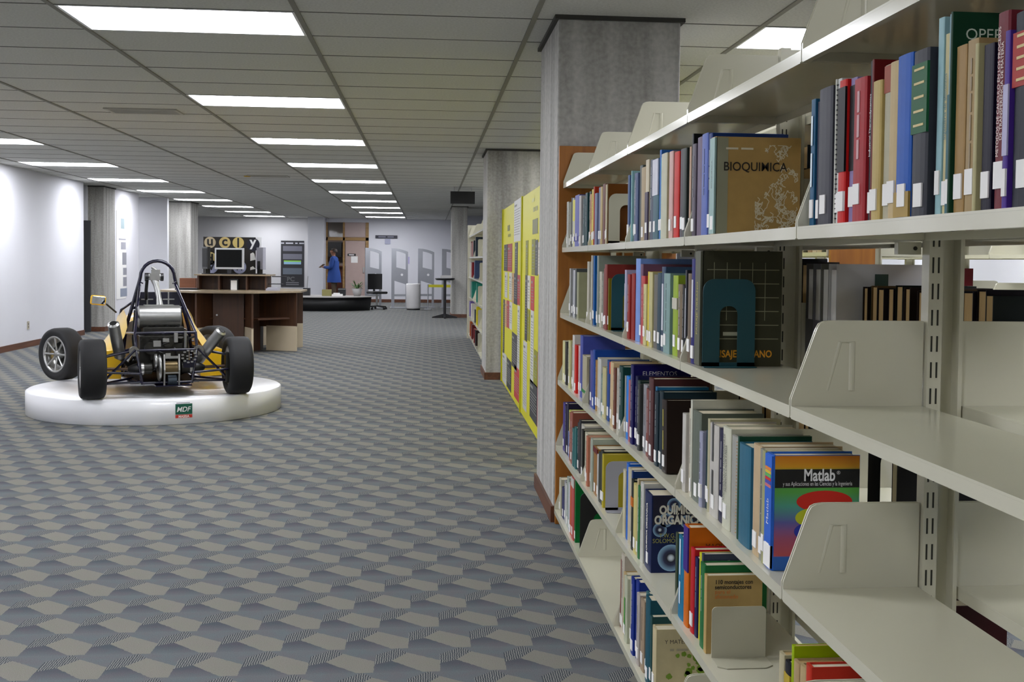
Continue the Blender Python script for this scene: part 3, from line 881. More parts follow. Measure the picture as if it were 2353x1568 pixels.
for r, L in BOOKS.items():
    X = LEVX[r] + .014
    for n, (y0, y1, h, c, op, tg) in enumerate(L):
        ops = op.split(';') if op else []
        ins = rnd.uniform(0, .012)
        for q in ops:
            if q.startswith('i:'):
                ins = float(q[2:])
        t = y1 - y0
        d = SPD.get(tg, min(.2, h * rnd.uniform(.68, .78)))
        size = 'thick' if t > .05 else ('slim' if t < .022 else '')
        size = (size + ' ' + ('tall ' if h > .262 else ('short ' if h < .2 else ''))).strip()
        kind = 'hardback' if t > .03 else 'paperback'
        label = SPLAB.get(tg) or f"{size} {cname(c)} {kind} book, {ordinal(n + 1)} from the oak end panel on the {ROWN[r]}".strip()
        z = LEVZ[r] + (.0022 if tg == 'DARK' else .0004)
        tilt = {'DARK': -.05}.get(tg, 0.0)
        b = make_book((X + ins, (y0 + y1) / 2, z), d, t, h, SPCOL.get(tg, c), label, 'library books on the ' + ROWN[r], tilt=tilt,
                      spine_label=(t > .012 and (rnd.random() < .62 or y0 < 2.1) and r != 4 or t > .02 and rnd.random() < .6) and tg not in ('PAIS',), old='w' in ops)
        sx = -(min(.003, t * .1) if t > .03 else .0012) - .0006
        for q in ops:
            p = q.split(':')
            if p[0] in ('b', 'B'):
                z0, z1 = float(p[1]) * h, float(p[2]) * h
                wband = t * .99
                MB().box(0, .005, -wband / 2, wband / 2, max(z0, .001), min(z1, h - .001)).build('spine_band', M_COVER, b, loc=(sx, 0, 0), color=boost(p[3]))
                if p[0] == 'B':
                    for k in range(5):
                        zz = z0 + (z1 - z0) * (.1 + .2 * k)
                        MB().box(0, .005, -t * .32, t * .32, zz, zz + .0035).build('gilt_line', M_PRINT, b, loc=(sx - .0006, 0, 0), color='c8b478')
            elif p[0] == 'T' and len(p) > 2:
                lines = p[1].split('/')
                text('spine_title', '\n'.join(lines), min(t * .62 / len(lines), .022), M_PRINT, b, (sx - .0008, 0, h * .6), SPINE_UP, xs=min(1.0, h * .62 / (max(map(len, lines)) * .55 * min(t * .62 / len(lines), .022))), color=p[2])
            elif p[0] == 'T':
                MB().box(0, .003, -t * .2, t * .2, h * .25, h * .8).build('spine_title', M_PRINT, b, loc=(sx - .0005, 0, 0), color='c8c8d0')
            elif p[0] in ('s', 's2'):
                cc = '23232a' if p[0] == 's' else 'b08850'
                sp = MB()
                for k in range(28):
                    zz = .01 + k * (h - .02) / 27
                    sp.lathe([(.0032, -.0012), (.0044, 0), (.0032, .0012)], 8, 'z', (.0, t * .4 if p[0] == 's' else -t * .3, zz))
                sp.build('spiral_binding', M_PRINT, b, color=cc)
            elif p[0] == 'g':
                text('spine_title', '~7', .03, M_PRINT, b, (sx - .0008, 0, h * .45), SPINE_UP, color='3c9c3c', bold=.001)
        if not tg and not ops and t > .02 and rnd.random() < .4:
            lc_ = lin(c); dk_ = sum(lc_[:3]) < .75
            pc = tuple(.55 * v + (.25 if dk_ else .02) for v in lc_[:3]) + (1.0,)
            pr = MB(); zz = h * rnd.uniform(.82, .92); wl = t * rnd.uniform(.1, .2)
            while zz > h * rnd.uniform(.35, .5):
                ln_ = rnd.uniform(.014, .04)
                pr.box(sx - .0004, .004, -wl / 2, wl / 2, zz - ln_, zz); zz -= ln_ + .004
            pr.build('spine_lettering', M_PRINT, b, color=pc)
        if tg:
            special[tg] = (b, d, t, h)
        elif c == '140c60':
            text('cover_title', 'ELEMENTOS', .022, M_PRINT, b, (.09, -t / 2 - .0008, h - .028), (PI / 2, 0, 0), color='b4b4bc')
        elif c == 'e07c18':
            text('cover_title', 'MAQUINAS', .018, M_PRINT, b, (.09, -t / 2 - .0008, h - .05), (PI / 2, 0, 0), color='5c2408')
        elif c == '1c4c34':
            text('cover_title', 'OPERACIONES', .022, M_PRINT, b, (.09, -t / 2 - .0008, h - .03), (PI / 2, 0, 0), color='c8d4c4')
        elif c == 'b0b8a8' and r == 4:
            text('cover_title', 'Paulo', .032, M_PRINT, b, (.09, -t / 2 - .0008, h - .04), (PI / 2, 0, 0), color='303030')
        elif c == '4c5468' and r == 4:
            tr = MB()
            for a, bb in (((.04, .165), (.065, .222)), ((.065, .222), (.095, .17)), ((.08, .18), (.13, .2))):
                v = Vector((bb[0] - a[0], 0, bb[1] - a[1])).normalized(); nrm = Vector((-v.z, 0, v.x)) * .0025
                A, Bq = Vector((a[0], 0, a[1])), Vector((bb[0], 0, bb[1]))
                tr.add([A - nrm, Bq - nrm, Bq + nrm, A + nrm], [(0, 1, 2, 3)])
            tr.build('cover_lines', M_PRINT, b, loc=(0, -t / 2 - .0009, -.01), color='b8b4ac')

def rect(b, name, x0, x1, z0, z1, y, col, m=None):
    return MB().box(x0, x1, y - .0004, y + .0003, z0, z1).build(name, m or M_PRINT, b, color=col)
def disc(b, name, cx, cz, rx, rz, y, col, m=None, n=28):
    return MB().add([(cx + rx * math.cos(2 * PI * i / n), y, cz + rz * math.sin(2 * PI * i / n)) for i in range(n)], [tuple(range(n))]).build(name, m or M_PRINT, b, color=col)
COVROT = (PI / 2, 0, 0)
# tan biochemistry cover
b, d, t, h = special['BIOQ']; y = -t / 2 - .0008
rect(b, 'cover_edge_band', 0.002, .03, .002, h - .002, y + .0003, '94947c')
MB().box(-.0012, .006, -t * .5, t * .5, .002, h - .002).build('spine_band', M_COVER, b, loc=(-.0032, 0, 0), color=boost('a8c4c0'))
text('spine_title', 'BIOQUIMICA', .012, M_PRINT, b, (-.0052, 0, h * .62), SPINE_UP, color='303838')
text('cover_title', 'BIOQUIMICA', .031, M_PRINT, b, (.1, y - .001, h * .69), COVROT, color='1c1410', bold=.0002, xs=.9)
text('cover_heading', '~77', .008, M_PRINT, b, (.06, y - .001, h * .88), COVROT, color='d8d0b8')
sq = MB()
rq = random.Random(5)
def squiggle(cx, cz, sx, sz, n):
    p = []
    x, z = cx, cz
    for i in range(n):
        x = min(max(x + rq.uniform(-sx, sx), .1), .208); z = min(max(z + rq.uniform(-sz, sz), .008), h - .02)
        p.append((x, z))
    for k in range(len(p) - 1):
        A, Bq = Vector((p[k][0], 0, p[k][1])), Vector((p[k + 1][0], 0, p[k + 1][1]))
        v = (Bq - A)
        if v.length < 1e-5: continue
        v.normalize(); nr = Vector((-v.z, 0, v.x)) * .0009
        dy_ = Vector((0, -len(sq.f) * .000002, 0)); sq.add([A - nr + dy_, Bq - nr + dy_, Bq + nr + dy_, A + nr + dy_], [(0, 1, 2, 3)])

for cx_, cz_ in ((.165, .86), (.16, .78), (.175, .7), (.17, .58), (.155, .5), (.18, .48), (.165, .4), (.12, .26), (.14, .2), (.16, .28), (.18, .22), (.195, .28), (.11, .12), (.15, .1), (.185, .12)):
    squiggle(cx_, h * cz_, .008, .009, 55)
sq.build('cover_molecule_drawing', M_PRINT, b, loc=(0, y - .0006, 0), color='d8d0b4')['kind'] = 'stuff'
# architecture book
b, d, t, h = special['PAIS']; y = -t / 2 - .0008
for k in range(5):
    rect(b, 'facade_line', .03 + k * .034, .0315 + k * .034, .12, h - .03, y, '8c8c70')
for k in range(6):
    rect(b, 'facade_line', .012, d - .008, h - .05 - k * .036, h - .048 - k * .036, y - .0002, '8c8c70')
text('cover_title', 'PAISAJE URBANO', .026, M_PRINT, b, (.106, y - .0004, .03), COVROT, color='e09a20', bold=.0006, xs=.82)
text('cover_heading', '~6', .016, M_PRINT, b, (.085, y - .0004, .085), COVROT, color='a8a890')
text('spine_title', 'PAISAJE URBANO', .018, M_PRINT, b, (-.0062, 0, h * .5), SPINE_UP, color='c8b848')
MB().box(-.002, .006, -t * .5, t * .5, .002, h - .002).build('spine_band', M_COVER, b, loc=(-.0035, 0, 0), color=boost('6a6c5c'))
# programming book
b, d, t, h = special['MAT']; y = -t / 2 - .0008
def ramp_mat(name, stops, hh):
    m, N, L, bs = base_mat(name)
    tc = N.new('ShaderNodeTexCoord'); sp = N.new('ShaderNodeSeparateXYZ'); dv = N.new('ShaderNodeMath'); dv.operation = 'DIVIDE'; dv.inputs[1].default_value = hh
    rp = N.new('ShaderNodeValToRGB')
    L.new(tc.outputs['Object'], sp.inputs[0]); L.new(sp.outputs['Z'], dv.inputs[0]); L.new(dv.outputs[0], rp.inputs['Fac']); L.new(rp.outputs['Color'], bs.inputs['Base Color'])
    els = rp.color_ramp.elements
    while len(els) < len(stops): els.new(.5)
    for e, (p, c) in zip(els, stops):
        e.position = p; e.color = lin(c)
    bs.inputs['Roughness'].default_value = .3
    return m
rect(b, 'cover_print', .002, d - .001, .001, h - .001, y, 'ffffff', ramp_mat('rainbow_print', [(0, '1c5cb0'), (.12, '1c5cb0'), (.13, 'b84c50'), (.28, 'a05070'), (.42, '5a5a9c'), (.56, '4c9c88'), (.68, '58a848'), (.84, '58a848'), (.9, 'e0a020'), (1, 'd87c18')], h))
rect(b, 'title_band', .002, d - .001, h * .72, h * .88, y - .0006, '141414')
text('registered_mark', '®', .01, M_PRINT, b, (.133, y - .0014, h * .85), COVROT, color='f0f0f0')
text('cover_title', 'Matlab', .034, M_PRINT, b, (.094, y - .0014, h * .83), COVROT, color='f0f0f0', xs=.72, bold=.0008)
text('cover_subtitle', 'y sus Aplicaciones en las Ciencias y la Ingeniería', .012, M_PRINT, b, (.09, y - .0014, h * .75), COVROT, color='e8e8e8', xs=.62)
for q, (cz, cx, rx, rz, c1) in enumerate(((.6, .105, .058, .022, 'c82010'), (.46, .085, .04, .02, 'b8c020'), (.34, .075, .032, .018, '2030a0'))):
    disc(b, 'printed_oval', cx, h * cz, rx, rz, y - .001 - q * .0001, c1)
MB().box(-.001, .005, -t * .48, t * .48, .002, h - .002).build('spine_band', M_COVER, b, loc=(-.0034, 0, 0), color=boost('3c78dc'))
for q, c1 in enumerate(('e08020', 'e0c020', '58b048', 'd02818', '4040a0', 'd07070')):
    MB().box(-.001, .005, -t * .4, t * .4, h * (.86 - q * .03), h * (.885 - q * .03)).build('spine_stripe', M_PRINT, b, loc=(-.0042, 0, 0), color=c1)
text('spine_title', 'Matlab', .02, M_PRINT, b, (-.0052, 0, h * .5), SPINE_UP, color='e8e8f0')
MB().box(-.001, .005, -t * .48, t * .48, .004, .05).build('spine_sticker', M_PAPER, b, loc=(-.0046, 0, 0))
# chemistry book with orbs
def orb_mat():
    m, N, L, bs = base_mat('printed_orb')
    tc = N.new('ShaderNodeTexCoord'); ln = N.new('ShaderNodeVectorMath'); ln.operation = 'LENGTH'
    mp = N.new('ShaderNodeMapping'); mp.inputs['Location'].default_value = (-.5, -.5, -.5)
    L.new(tc.outputs['Generated'], mp.inputs['Vector'])
    sx_ = N.new('ShaderNodeVectorMath'); sx_.operation = 'MULTIPLY'; sx_.inputs[1].default_value = (2, 0, 2)
    L.new(mp.outputs['Vector'], sx_.inputs[0]); L.new(sx_.outputs['Vector'], ln.inputs[0])
    rp = N.new('ShaderNodeValToRGB')
    els = rp.color_ramp.elements
    for _ in range(3): els.new(.5)
    for e, (p, c) in zip(els, ((0, 'e8eef4'), (.14, 'c8d4e0'), (.3, '181c30'), (.55, '282c50'), (1.0, '8cb4d4'))):
        e.position = p; e.color = lin(c)
    L.new(ln.outputs['Value'], rp.inputs['Fac']); L.new(rp.outputs['Color'], bs.inputs['Base Color'])
    bs.inputs['Roughness'].default_value = .35
    return m
M_ORB = orb_mat()
b, d, t, h = special['QUIM']; y = -t / 2 - .0008
rect(b, 'cover_upper_print', .004, d - .001, h * .62, h - .002, y, '14142c')
for cx, cz, rr in ((.062, .047, .042), (.012 + .014, .135, .022), (.045, .165, .022), (.07, .212, .022), (.11, .16, .02)):
    disc(b, 'printed_orb', cx, cz, rr, rr, y - .0008, 'ffffff', M_ORB)
text('cover_title', 'QUÍMICA\nORGÁNICA', .037, M_PRINT, b, (.085, y - .0014, h * .765), COVROT, color='d8d4c4', bold=.0016, xs=.78)
text('cover_author', 'T.W.G.\nSOLOMONS', .019, M_PRINT, b, (.05, y - .0014, h * .45), COVROT, color='a0a050', xs=.9)
text('spine_title', 'QUIMICA ORGANICA', .026, M_PRINT, b, (-.0042, 0, h * .55), SPINE_UP, color='e0dcd0', xs=.6, bold=.0012)
# electronics paperback
b, d, t, h = special['MONT']; y = -t / 2 - .0008
text('cover_title', '110 montajes con\nsemiconductores', .0148, M_PRINT, b, (.02, y, h - .022), COVROT, 'LEFT', color='241c14', bold=.0003, xs=.9)
text('cover_subtitle', 'para el\naficionado', .0145, M_PRINT, b, (.02, y, h - .046), COVROT, 'LEFT', color='d87830')
# cream paperback
b, d, t, h = special['LUZ']; y = -t / 2 - .0008
text('cover_title', 'LUZ\nY MATERIA VIVA', .017, M_PRINT, b, (.088, y, h - .03), COVROT, color='3c342c')
text('cover_subtitle', '~264', .011, M_PRINT, b, (.088, y, h - .062), COVROT, color='9c947c')
rq = random.Random(3)
for cx, cz, rr in ((.085, h * .63, .008), (.065, h * .61, .006), (.1, h * .6, .007), (.125, h * .58, .014), (.132, h * .52, .013), (.14, h * .43, .014), (.136, h * .38, .012), (.1, h * .47, .006), (.112, h * .42, .007), (.1, h * .37, .012), (.096, h * .33, .01), (.04, h * .3, .009)):
    n = 14
    MB().add([(cx + rr * rq.uniform(.75, 1.2) * math.cos(2 * PI * i / n), y, cz + rr * rq.uniform(.75, 1.2) * math.sin(2 * PI * i / n)) for i in range(n)], [tuple(range(n))]).build('leaf_blot', M_PRINT, b, color='6c8c20')
# marbled dark hardback: olive spine lettering
b, d, t, h = special['DARK']
text('spine_title', '~87', .016, M_PRINT, b, (-.0042, 0, h * .6), SPINE_UP, color='b8ac48', xs=.8)

# bookends
def bookend(name, label, x0, w, hgt, y, z, m, arch=None, foot=-.11, r=.03):
    t = thing(name, label, 'bookend', (x0, y, z))
    pl = MB()
    def rounded(x0_, x1_, z1_, rr, n=6):
        p = [(x0_, 0)]
        for i in range(n + 1):
            a = PI - (PI / 2) * i / n
            p.append((x0_ + rr + rr * math.cos(a), z1_ - rr + rr * math.sin(a)))
        for i in range(n + 1):
            a = PI / 2 - (PI / 2) * i / n
            p.append((x1_ - rr + rr * math.cos(a), z1_ - rr + rr * math.sin(a)))
        p.append((x1_, 0))
        return p
    if arch:
        a0, a1, az = arch
        out = rounded(0, w, hgt, r); ins = rounded(a0, a1, az, (a1 - a0) * .45)
        n = len(out)
        vs = [(p[0], q, p[1]) for q in (-.0012, .0012) for p in out + ins]
        fs = []
        for i in range(n - 1):
            fs += [(i, i + 1, n + i + 1, n + i), (2 * n + i + 1, 2 * n + i, 3 * n + i, 3 * n + i + 1)]
            fs += [(i + 1, i, 2 * n + i, 2 * n + i + 1), (n + i, n + i + 1, 3 * n + i + 1, 3 * n + i)]
        pl.add(vs, fs)
        pl.box(0, w, -.0012, .0012, 0, .012)
    else:
        pl.prism(rounded(0, w, hgt, r), -.0012, .0012, 'xz')
    pl.build('upright_plate', m, t)
    MB().prism([(0.0, 0), (w, 0), (w + (.0 if not arch else 0), foot * .8), (w - .02, foot), (.02, foot), (0, foot * .8)], .0004, .0022, 'xy').build('foot_plate', m, t)
    return t
M_PUTTY = mat('putty_enamel', 'b4b19c', .4, var=.03)
M_TEALM = mat('teal_enamel', '12444e', .4, var=.06)
M_GREYM = mat('grey_enamel', '9a9aa0', .4, var=.03)
bookend('bookend', 'pale putty bookend with arched cut-out at the end of the eye-level books', .712, .14, .2, 4.455, 1.4555, M_PUTTY, (.045, .098, .155), foot=-.05)
bookend('bookend', 'small dark teal bookend leaning on the red-brown book', .712, .14, .222, 4.36, 1.1155, M_TEALM, (.045, .098, .15), foot=-.05)
bookend('bookend', 'large dark teal bookend against the olive architecture book', .706, .138, .228, 2.862, 1.1155, M_TEALM, (.045, .092, .158), foot=-.03)
bookend('bookend', 'light grey bookend with arched cut-out on the knee-height shelf', .69, .14, .192, 4.305, .4205, M_GREYM, (.05, .1, .15), foot=-.05)
bookend('bookend', 'solid putty bookend with a rounded foot before the tan electronics paperback', .694, .135, .127, 2.672, .4205, M_PUTTY, None, foot=-.075, r=.012)
bookend('bookend', 'black bookend with arched cut-out on the bottom shelf', .69, .16, .258, 5.02, .0855, M_BLACK, (.062, .13, .165), foot=-.05)

# far-side books seen through the shelf: spines face away, page edges towards us
rb = random.Random(21)
BACKCOL = ['2a2430', '3c2c24', '20303c', '283c30', '501c20', '6c6c60', '4a4a40', '141420', '7c6c50']
def back_row(li, y_lo, y_hi, hmin, hmax, rowname, cols=BACKCOL, tmin=.035, tmax=.06, old=True, dep=.19):
    y = y_hi; n = 0
    while y - .03 > y_lo:
        t = min(rb.uniform(tmin, tmax), y - y_lo)
        h = rb.uniform(hmin, hmax); n += 1
        col = rb.choice(cols)
        make_book((BACKX - .012, y - t / 2, LEVZ[li] + .0004), dep * rb.uniform(.9, 1.05), t - .001, h, col,
                  f'{cname(col)} book with page edges showing, {ordinal(n)} on the {rowname}', 'books on the far side of the shelving', face=PI, spine_label=False, old=old)
        y -= t
back_row(1, 2.12, 3.0, .2, .29, 'far side eye-level shelf, middle bay', tmin=.05, tmax=.08)
back_row(1, 1.2, 2.05, .22, .3, 'far side eye-level shelf, nearest bay', tmin=.05, tmax=.08)
back_row(1, 3.06, 3.9, .2, .28, 'far side eye-level shelf, third bay', tmin=.07, tmax=.1)
back_row(2, 2.1, 2.76, .2, .225, 'far side chest-height shelf, middle bay', ['1c1420', '14201a', '2a1a16', '18182c', '6c5838'], .03, .05)
back_row(2, 3.98, 4.85, .22, .28, 'far side chest-height shelf, fourth bay', ['16120f', '1c1a20', '2c1c14'], .1, .14)
back_row(2, 3.1, 3.75, .26, .29, 'far side chest-height shelf, third bay', ['101018', '16120f'], .1, .14)
back_row(3, 3.1, 3.9, .2, .27, 'far side waist-height shelf, third bay', ['101018', '16120f', '241810'], .09, .13)
back_row(3, 1.2, 1.66, .19, .22, 'far side waist-height shelf, nearest bay', ['1c8088', '1c6cac', '604c24', '2460a8'], .05, .08, False)
back_row(4, 2.35, 2.75, .2, .25, 'far side knee-height shelf', ['401418', '101014', '601c20'], .05, .07, False)
MB_ = make_book((BACKX - .01, 2.505, LEVZ[3] + .0004), .2, .03, .24, '08080c', 'black binder standing upright on the far side waist-height shelf', 'books on the far side of the shelving', face=PI, spine_label=False)
bookend('bookend', 'dark bookend with arched cut-out on the far side shelf', 1.05, .14, .22, 2.60, LEVZ[3] + .0005, M_BLACK, (.03, .11, .18), foot=-.06)
# magazine file boxes on the far side
for n, (y, col) in enumerate(((2.81, 'c4c4c6'), (2.868, '6c6c66'), (2.926, '707078'), (2.984, '545454'))):
    t = thing('magazine_file', ['white magazine file with a green emblem sticker', 'grey-green magazine file beside the white one', 'mid grey magazine file between the other files', 'dark grey magazine file next to the upright'][n], 'file box', (1.03, y, LEVZ[2] + .0005), group='magazine files on the far side shelf')
    MB().box(0, .235, -.028, .028, 0, .003).box(0, .235, -.028, -.026, 0, .27).box(0, .235, .026, .028, 0, .27).box(.232, .235, -.026, .026, 0, .27).box(0, .003, -.026, .026, 0, .12).build('box', M_SMOOTH, t, color=col)
    MB().box(.006, .225, -.024, .024, .004, .255).build('papers', M_PAPER, t)
    if n == 0:
        MB().box(.1, .135, -.0294, -.0282, .17, .245).build('sticker', M_PRINT, t, color='2c4438')
# ------------------------------------------------------------------ other shelving and panels
LX2 = [2.32] * 6
r2 = make_range('second cream bookshelf with an orange oak end panel, seen through the front one', (0, 0, 0), [9.2, 8.28, 7.36, 6.44], LX2, LEVZ, 2.58, 2.65, 2.92, 1.97)
MB().box(2.33, 2.60, 6.40, 6.432, 0, 1.985).build('end_panel', M_WOODEND, r2, bevel=.003)
for n in range(7):
    col = ['1a1a20', 'b8a888', 'c8b8a0', 'a88c70', '241814', 'c0b090', '303038'][n]
    make_book((2.335, 6.52 + n * .085, LEVZ[1] + .0004), .19, .075, .24 - .015 * (n % 3), col, f'{cname(col)} book, {ordinal(n + 1)} from the panel on the second shelving', 'books on the second shelving', spine_label=False)
    make_book((2.335, 6.52 + n * .085, LEVZ[2] + .0004), .19, .075, .23 - .015 * (n % 2), col, f'{cname(col)} book, {ordinal(n + 1)} from the panel on the second shelving, chest height', 'books on the second shelving', spine_label=False)
LX3 = [3.55] * 6
r3 = make_range('third cream bookshelf, mostly empty, beyond the oak end panel', (0, 0, 0), [9.66, 8.74, 7.82, 6.9, 5.98], LX3, LEVZ, 3.80, 3.87, 4.14, 1.97)
MB().box(3.53, 3.8, 5.93, 5.96, 0, 1.985).build('end_panel', M_WOODEND, r3, bevel=.003)
for n, (y, col) in enumerate(((7.55, '741c28'), (7.64, '582838'), (7.73, '1c5c30'), (8.0, 'c8bc30'), (8.08, '16161a'))):
    make_book((3.565, y, LEVZ[2] + .0004), .19, .07, .25, col, f'{cname(col)} book, {ordinal(n + 1)} of the few on the mostly empty third shelving', 'books on the third shelving', spine_label=True)

# bookcase past the second pillar
LXb = [.71] * 6
LZb = [1.80, 1.44, 1.10, .76, .42, .085]
rbk = make_range('cream bookcase past the second concrete pillar, half filled with books', (0, 0, 0), [20.0, 18.0, 16.0, 14.1], LXb, LZb, .96, 1.03, 1.28, 1.97)
MB().box(.69, 1.3, 20.02, 20.08, 0, 2.0).build('end_panel', M_SHELF, rbk)
MB().box(.69, .73, 14.03, 14.09, 0, 2.4).build('end_panel', mat('shelf_end_grey', '9c9a90', .6), rbk)
for n, (li, y, t, h, col) in enumerate([(1, 19.55, .3, .25, 'c8c0b0'), (1, 19.25, .25, .26, '7c2c28'), (1, 18.95, .22, .24, '9c9488'), (1, 18.6, .3, .25, 'a05048'), (1, 18.2, .3, .26, '203038'), (1, 17.4, .2, .3, '2c3844'),
      (2, 19.6, .3, .26, 'c8c8c0'), (2, 19.2, .28, .25, 'b0a898'), (2, 18.8, .3, .25, '8c1c24'), (2, 17.7, .3, .28, '3c4c6c'), (3, 19.4, .4, .27, 'a0a098'), (3, 18.8, .3, .27, '2c8878'), (3, 17.0, .12, .28, '2c8878'),
      (4, 19.5, .4, .25, '7060a0'), (4, 18.9, .3, .24, 'd8d4c8'), (4, 17.5, .3, .2, '444c54'), (4, 16.9, .2, .27, 'd0c020'), (5, 19.4, .3, .25, 'b06030'), (5, 18.6, .4, .24, '6c1c20'), (5, 17.8, .4, .22, '8c2c30'), (5, 17.2, .3, .24, '302020')]):
    k = max(1, round(t / .12))
    for q in range(k):
        yb = y + t * q / k
        if min(abs(yb - bb) for bb in (16.0, 18.0, 20.0)) < t / k / 2 + .02:
            continue
        make_book((.725, yb, LZb[li] + .0004), .2, t / k - .003, h * (1 - .04 * (q % 2)), col, f'{cname(col)} book, {ordinal(q + 1)} in clump {ordinal(n + 1)} of the bookcase past the second pillar', 'books in the bookcase past the second pillar', spine_label=False)
for li, y, nm in ((1, 16.5, 'top'), (2, 15.9, 'second'), (3, 16.4, 'third'), (4, 16.3, 'fourth'), (5, 16.3, 'lowest')):
    bookend('bookend', f'cream bookend plate on the {nm} shelf of the bookcase past the pillar', .72, .22, .25, y, LZb[li] + .0005, M_PUTTY, None, foot=-.1, r=.02)

# yellow exhibition panels between the pillars
M_PANY = mat('yellow_display_board', 'd2cc10', .45, var=.03)
def panel(label, y0, y1, blocks, heads):
    t = thing('exhibition_panel', label, 'display panel', (.85, 0, 0), group='yellow exhibition panels')
    MB().box(0, .04, y0, y1, 0, 1.965).build('board', M_PANY, t, bevel=.004)
    MB().box(-.012, .05, y1 - .03, y1 + .03, 0, 1.97).build('edge_post', mat('yellow_post', 'b8b400', .4), t)
    for a, b_, z0, z1, c in blocks:
        a, b_ = max(a, y0 + .03), min(b_, y1 - .04)
        if b_ - a < .05:
            continue
        k = MB().box(-.003, .0, a, b_, z0, z1).build('text_block', M_PRINT, t, color=c)
        lc = '8c8c86' if sum(lin(c)[:3]) < .9 else '787870'
        hd = MB().box(-.0042, -.0032, b_ - .06 - (b_ - a) * .35, b_ - .05, z1 - .06, z1 - .04)
        for q in range(int((z1 - z0 - .12) / .024)):
            zz = z1 - .09 - q * .024
            hd.box(-.0042, -.0032, a + .04 + .05 * ((q * 7) % 3) * (b_ - a), b_ - .05, zz - .005, zz)
        hd.build('printed_lines', M_PRINT, k, color=lc)
    for body, sz, y, z, c, bo in heads:
        text('panel_heading', body, sz, M_PRINT, t, (-.002, y, z), (PI / 2, 0, -PI / 2), color=c, bold=bo)
    return t
panel('yellow exhibition panel with coloured text blocks next to the second pillar', 10.36, 12.95, PANEL_A, [('~6', .1, 12.0, 1.73, '6c7010', .002), ('~57', .05, 11.9, 1.65, '8c9020', 0)])
panel('yellow exhibition panel with a large grey heading next to the first pillar', 7.3, 10.28, PANEL_B, [('~4', .2, 9.0, 1.66, '78784c', .012), ('~46', .06, 9.0, 1.8, 'a0a050', 0), ('~8', .05, 9.2, 1.88, 'c8c870', 0)])

# black hanging sign
t = thing('hanging_sign', 'black rectangular sign hanging from the ceiling by the pillars', 'sign', (.595, 20, 2.375))
MB().box(-.215, .215, -.03, .03, 0, .215).build('sign_box', M_BLACK, t, bevel=.005)
for x in (-.15, .15):
    MB().cyl((x, 0, .21), (x, 0, .3), .006, n=6).build('hanger', M_STEEL, t)

# ------------------------------------------------------------------ platform and race car
t = thing('display_platform', 'round white lacquered platform under the race car', 'platform', (-2.45, 10.55, 0))
MB().lathe([(0, .21), (1.085, .21), (1.1, .2), (1.1, .004), (1.09, 0), (0, 0)], 96).build('drum', M_WHITE, t)
# sponsor sticker on the drum, follows its curve
ca = math.atan2(9.50 - 10.55, -2.45 + .53 + 0) if False else math.radians(-72)
def drum_patch(name, a0, a1, z0, z1, m, col=None, r=1.1025):
    n = 6
    rows = [[(r * math.cos(a0 + (a1 - a0) * i / n), r * math.sin(a0 + (a1 - a0) * i / n), z) for i in range(n + 1)] for z in (z0, z1)]
    return MB().grid(rows).build(name, m, t, color=col)
ac = math.radians(-66)
drum_patch('sticker_green', ac - .062, ac + .062, .085, .172, M_PRINT, '0e5c48')
drum_patch('sticker_red', ac - .062, ac + .062, .055, .082, M_PRINT, 'c8382c')
drum_patch('sticker_caption', ac - .055, ac + .045, .177, .182, M_PRINT, '707078')
for body, sz, z, c, sh, bo in (('MDF', .058, .127, 'f4f4f4', .25, .0008), ('MASISA', .028, .068, 'f4e0dc', 0, .001)):
    text('sticker_lettering', body, sz, M_PRINT, t, (1.106 * math.cos(ac), 1.106 * math.sin(ac), z), (PI / 2, 0, ac + PI / 2), shear=sh, color=c, bold=bo, xs=.95)

CAR = thing('race_car', 'yellow and navy open-wheel student race car with bare rear engine', 'race car', (-2.184, 9.735, .2125), math.atan2(.337, .942))
def wheel(x, y, side, wdt=.2, steer=0.0, R=.246):
    hw = wdt / 2
    prof = [(.165, -hw * .82), (.2, -hw * .98), (R - .03, -hw), (R - .008, -hw * .88), (R, -hw * .62), (R + .001, 0), (R, hw * .62), (R - .008, hw * .88), (R - .03, hw), (.2, hw * .98), (.165, hw * .82)]
    ty = MB().lathe(prof, 48, 'x').build('tyre', M_RUBBER, CAR, loc=(x, y, R))
    ty.rotation_euler = (0, 0, steer)
    s = side
    MB().lathe([(.166, -hw * .8), (.168, -hw * .7), (.15, -hw * .6), (.15, hw * .6), (.168, hw * .7), (.166, hw * .8)], 40, 'x').build('rim_barrel', M_STEEL, ty)
    MB().lathe([(.172, s * hw * .86), (.158, s * hw * .9), (.15, s * hw * .72), (.15, s * hw * .5)], 40, 'x').build('rim_lip', M_CHROME, ty)
    for k in range(8):
        a = 2 * PI * k / 8
        c, q = math.cos(a), math.sin(a)
        MB().tube([(s * hw * .55, c * .03, q * .03), (s * hw * .66, c * .09, q * .09), (s * hw * .74, c * .155, q * .155)], [.013, .01, .013], 6).build('spoke', M_CHROME, ty)
    MB().lathe([(0, s * hw * .7), (.028, s * hw * .7), (.045, s * hw * .5), (.045, 0)], 20, 'x').build('hub', M_STEEL, ty)
    dk = MB().lathe([(.03, 0), (.115, 0), (.115, s * .008), (.03, s * .008)], 28, 'x').build('brake_disc', M_DKSTEEL, ty)
    return ty
wheel(-.585, 0, -1); wheel(.585, 0, 1)
wheel(-.745, 1.63, -1, .19, math.radians(33)); wheel(.66, 1.63, 1, .19, math.radians(33))
def tubes(name, pts, r=.0125, m=M_NAVY, n=8):
    return MB().tube(pts, r, n).build(name, m, CAR)
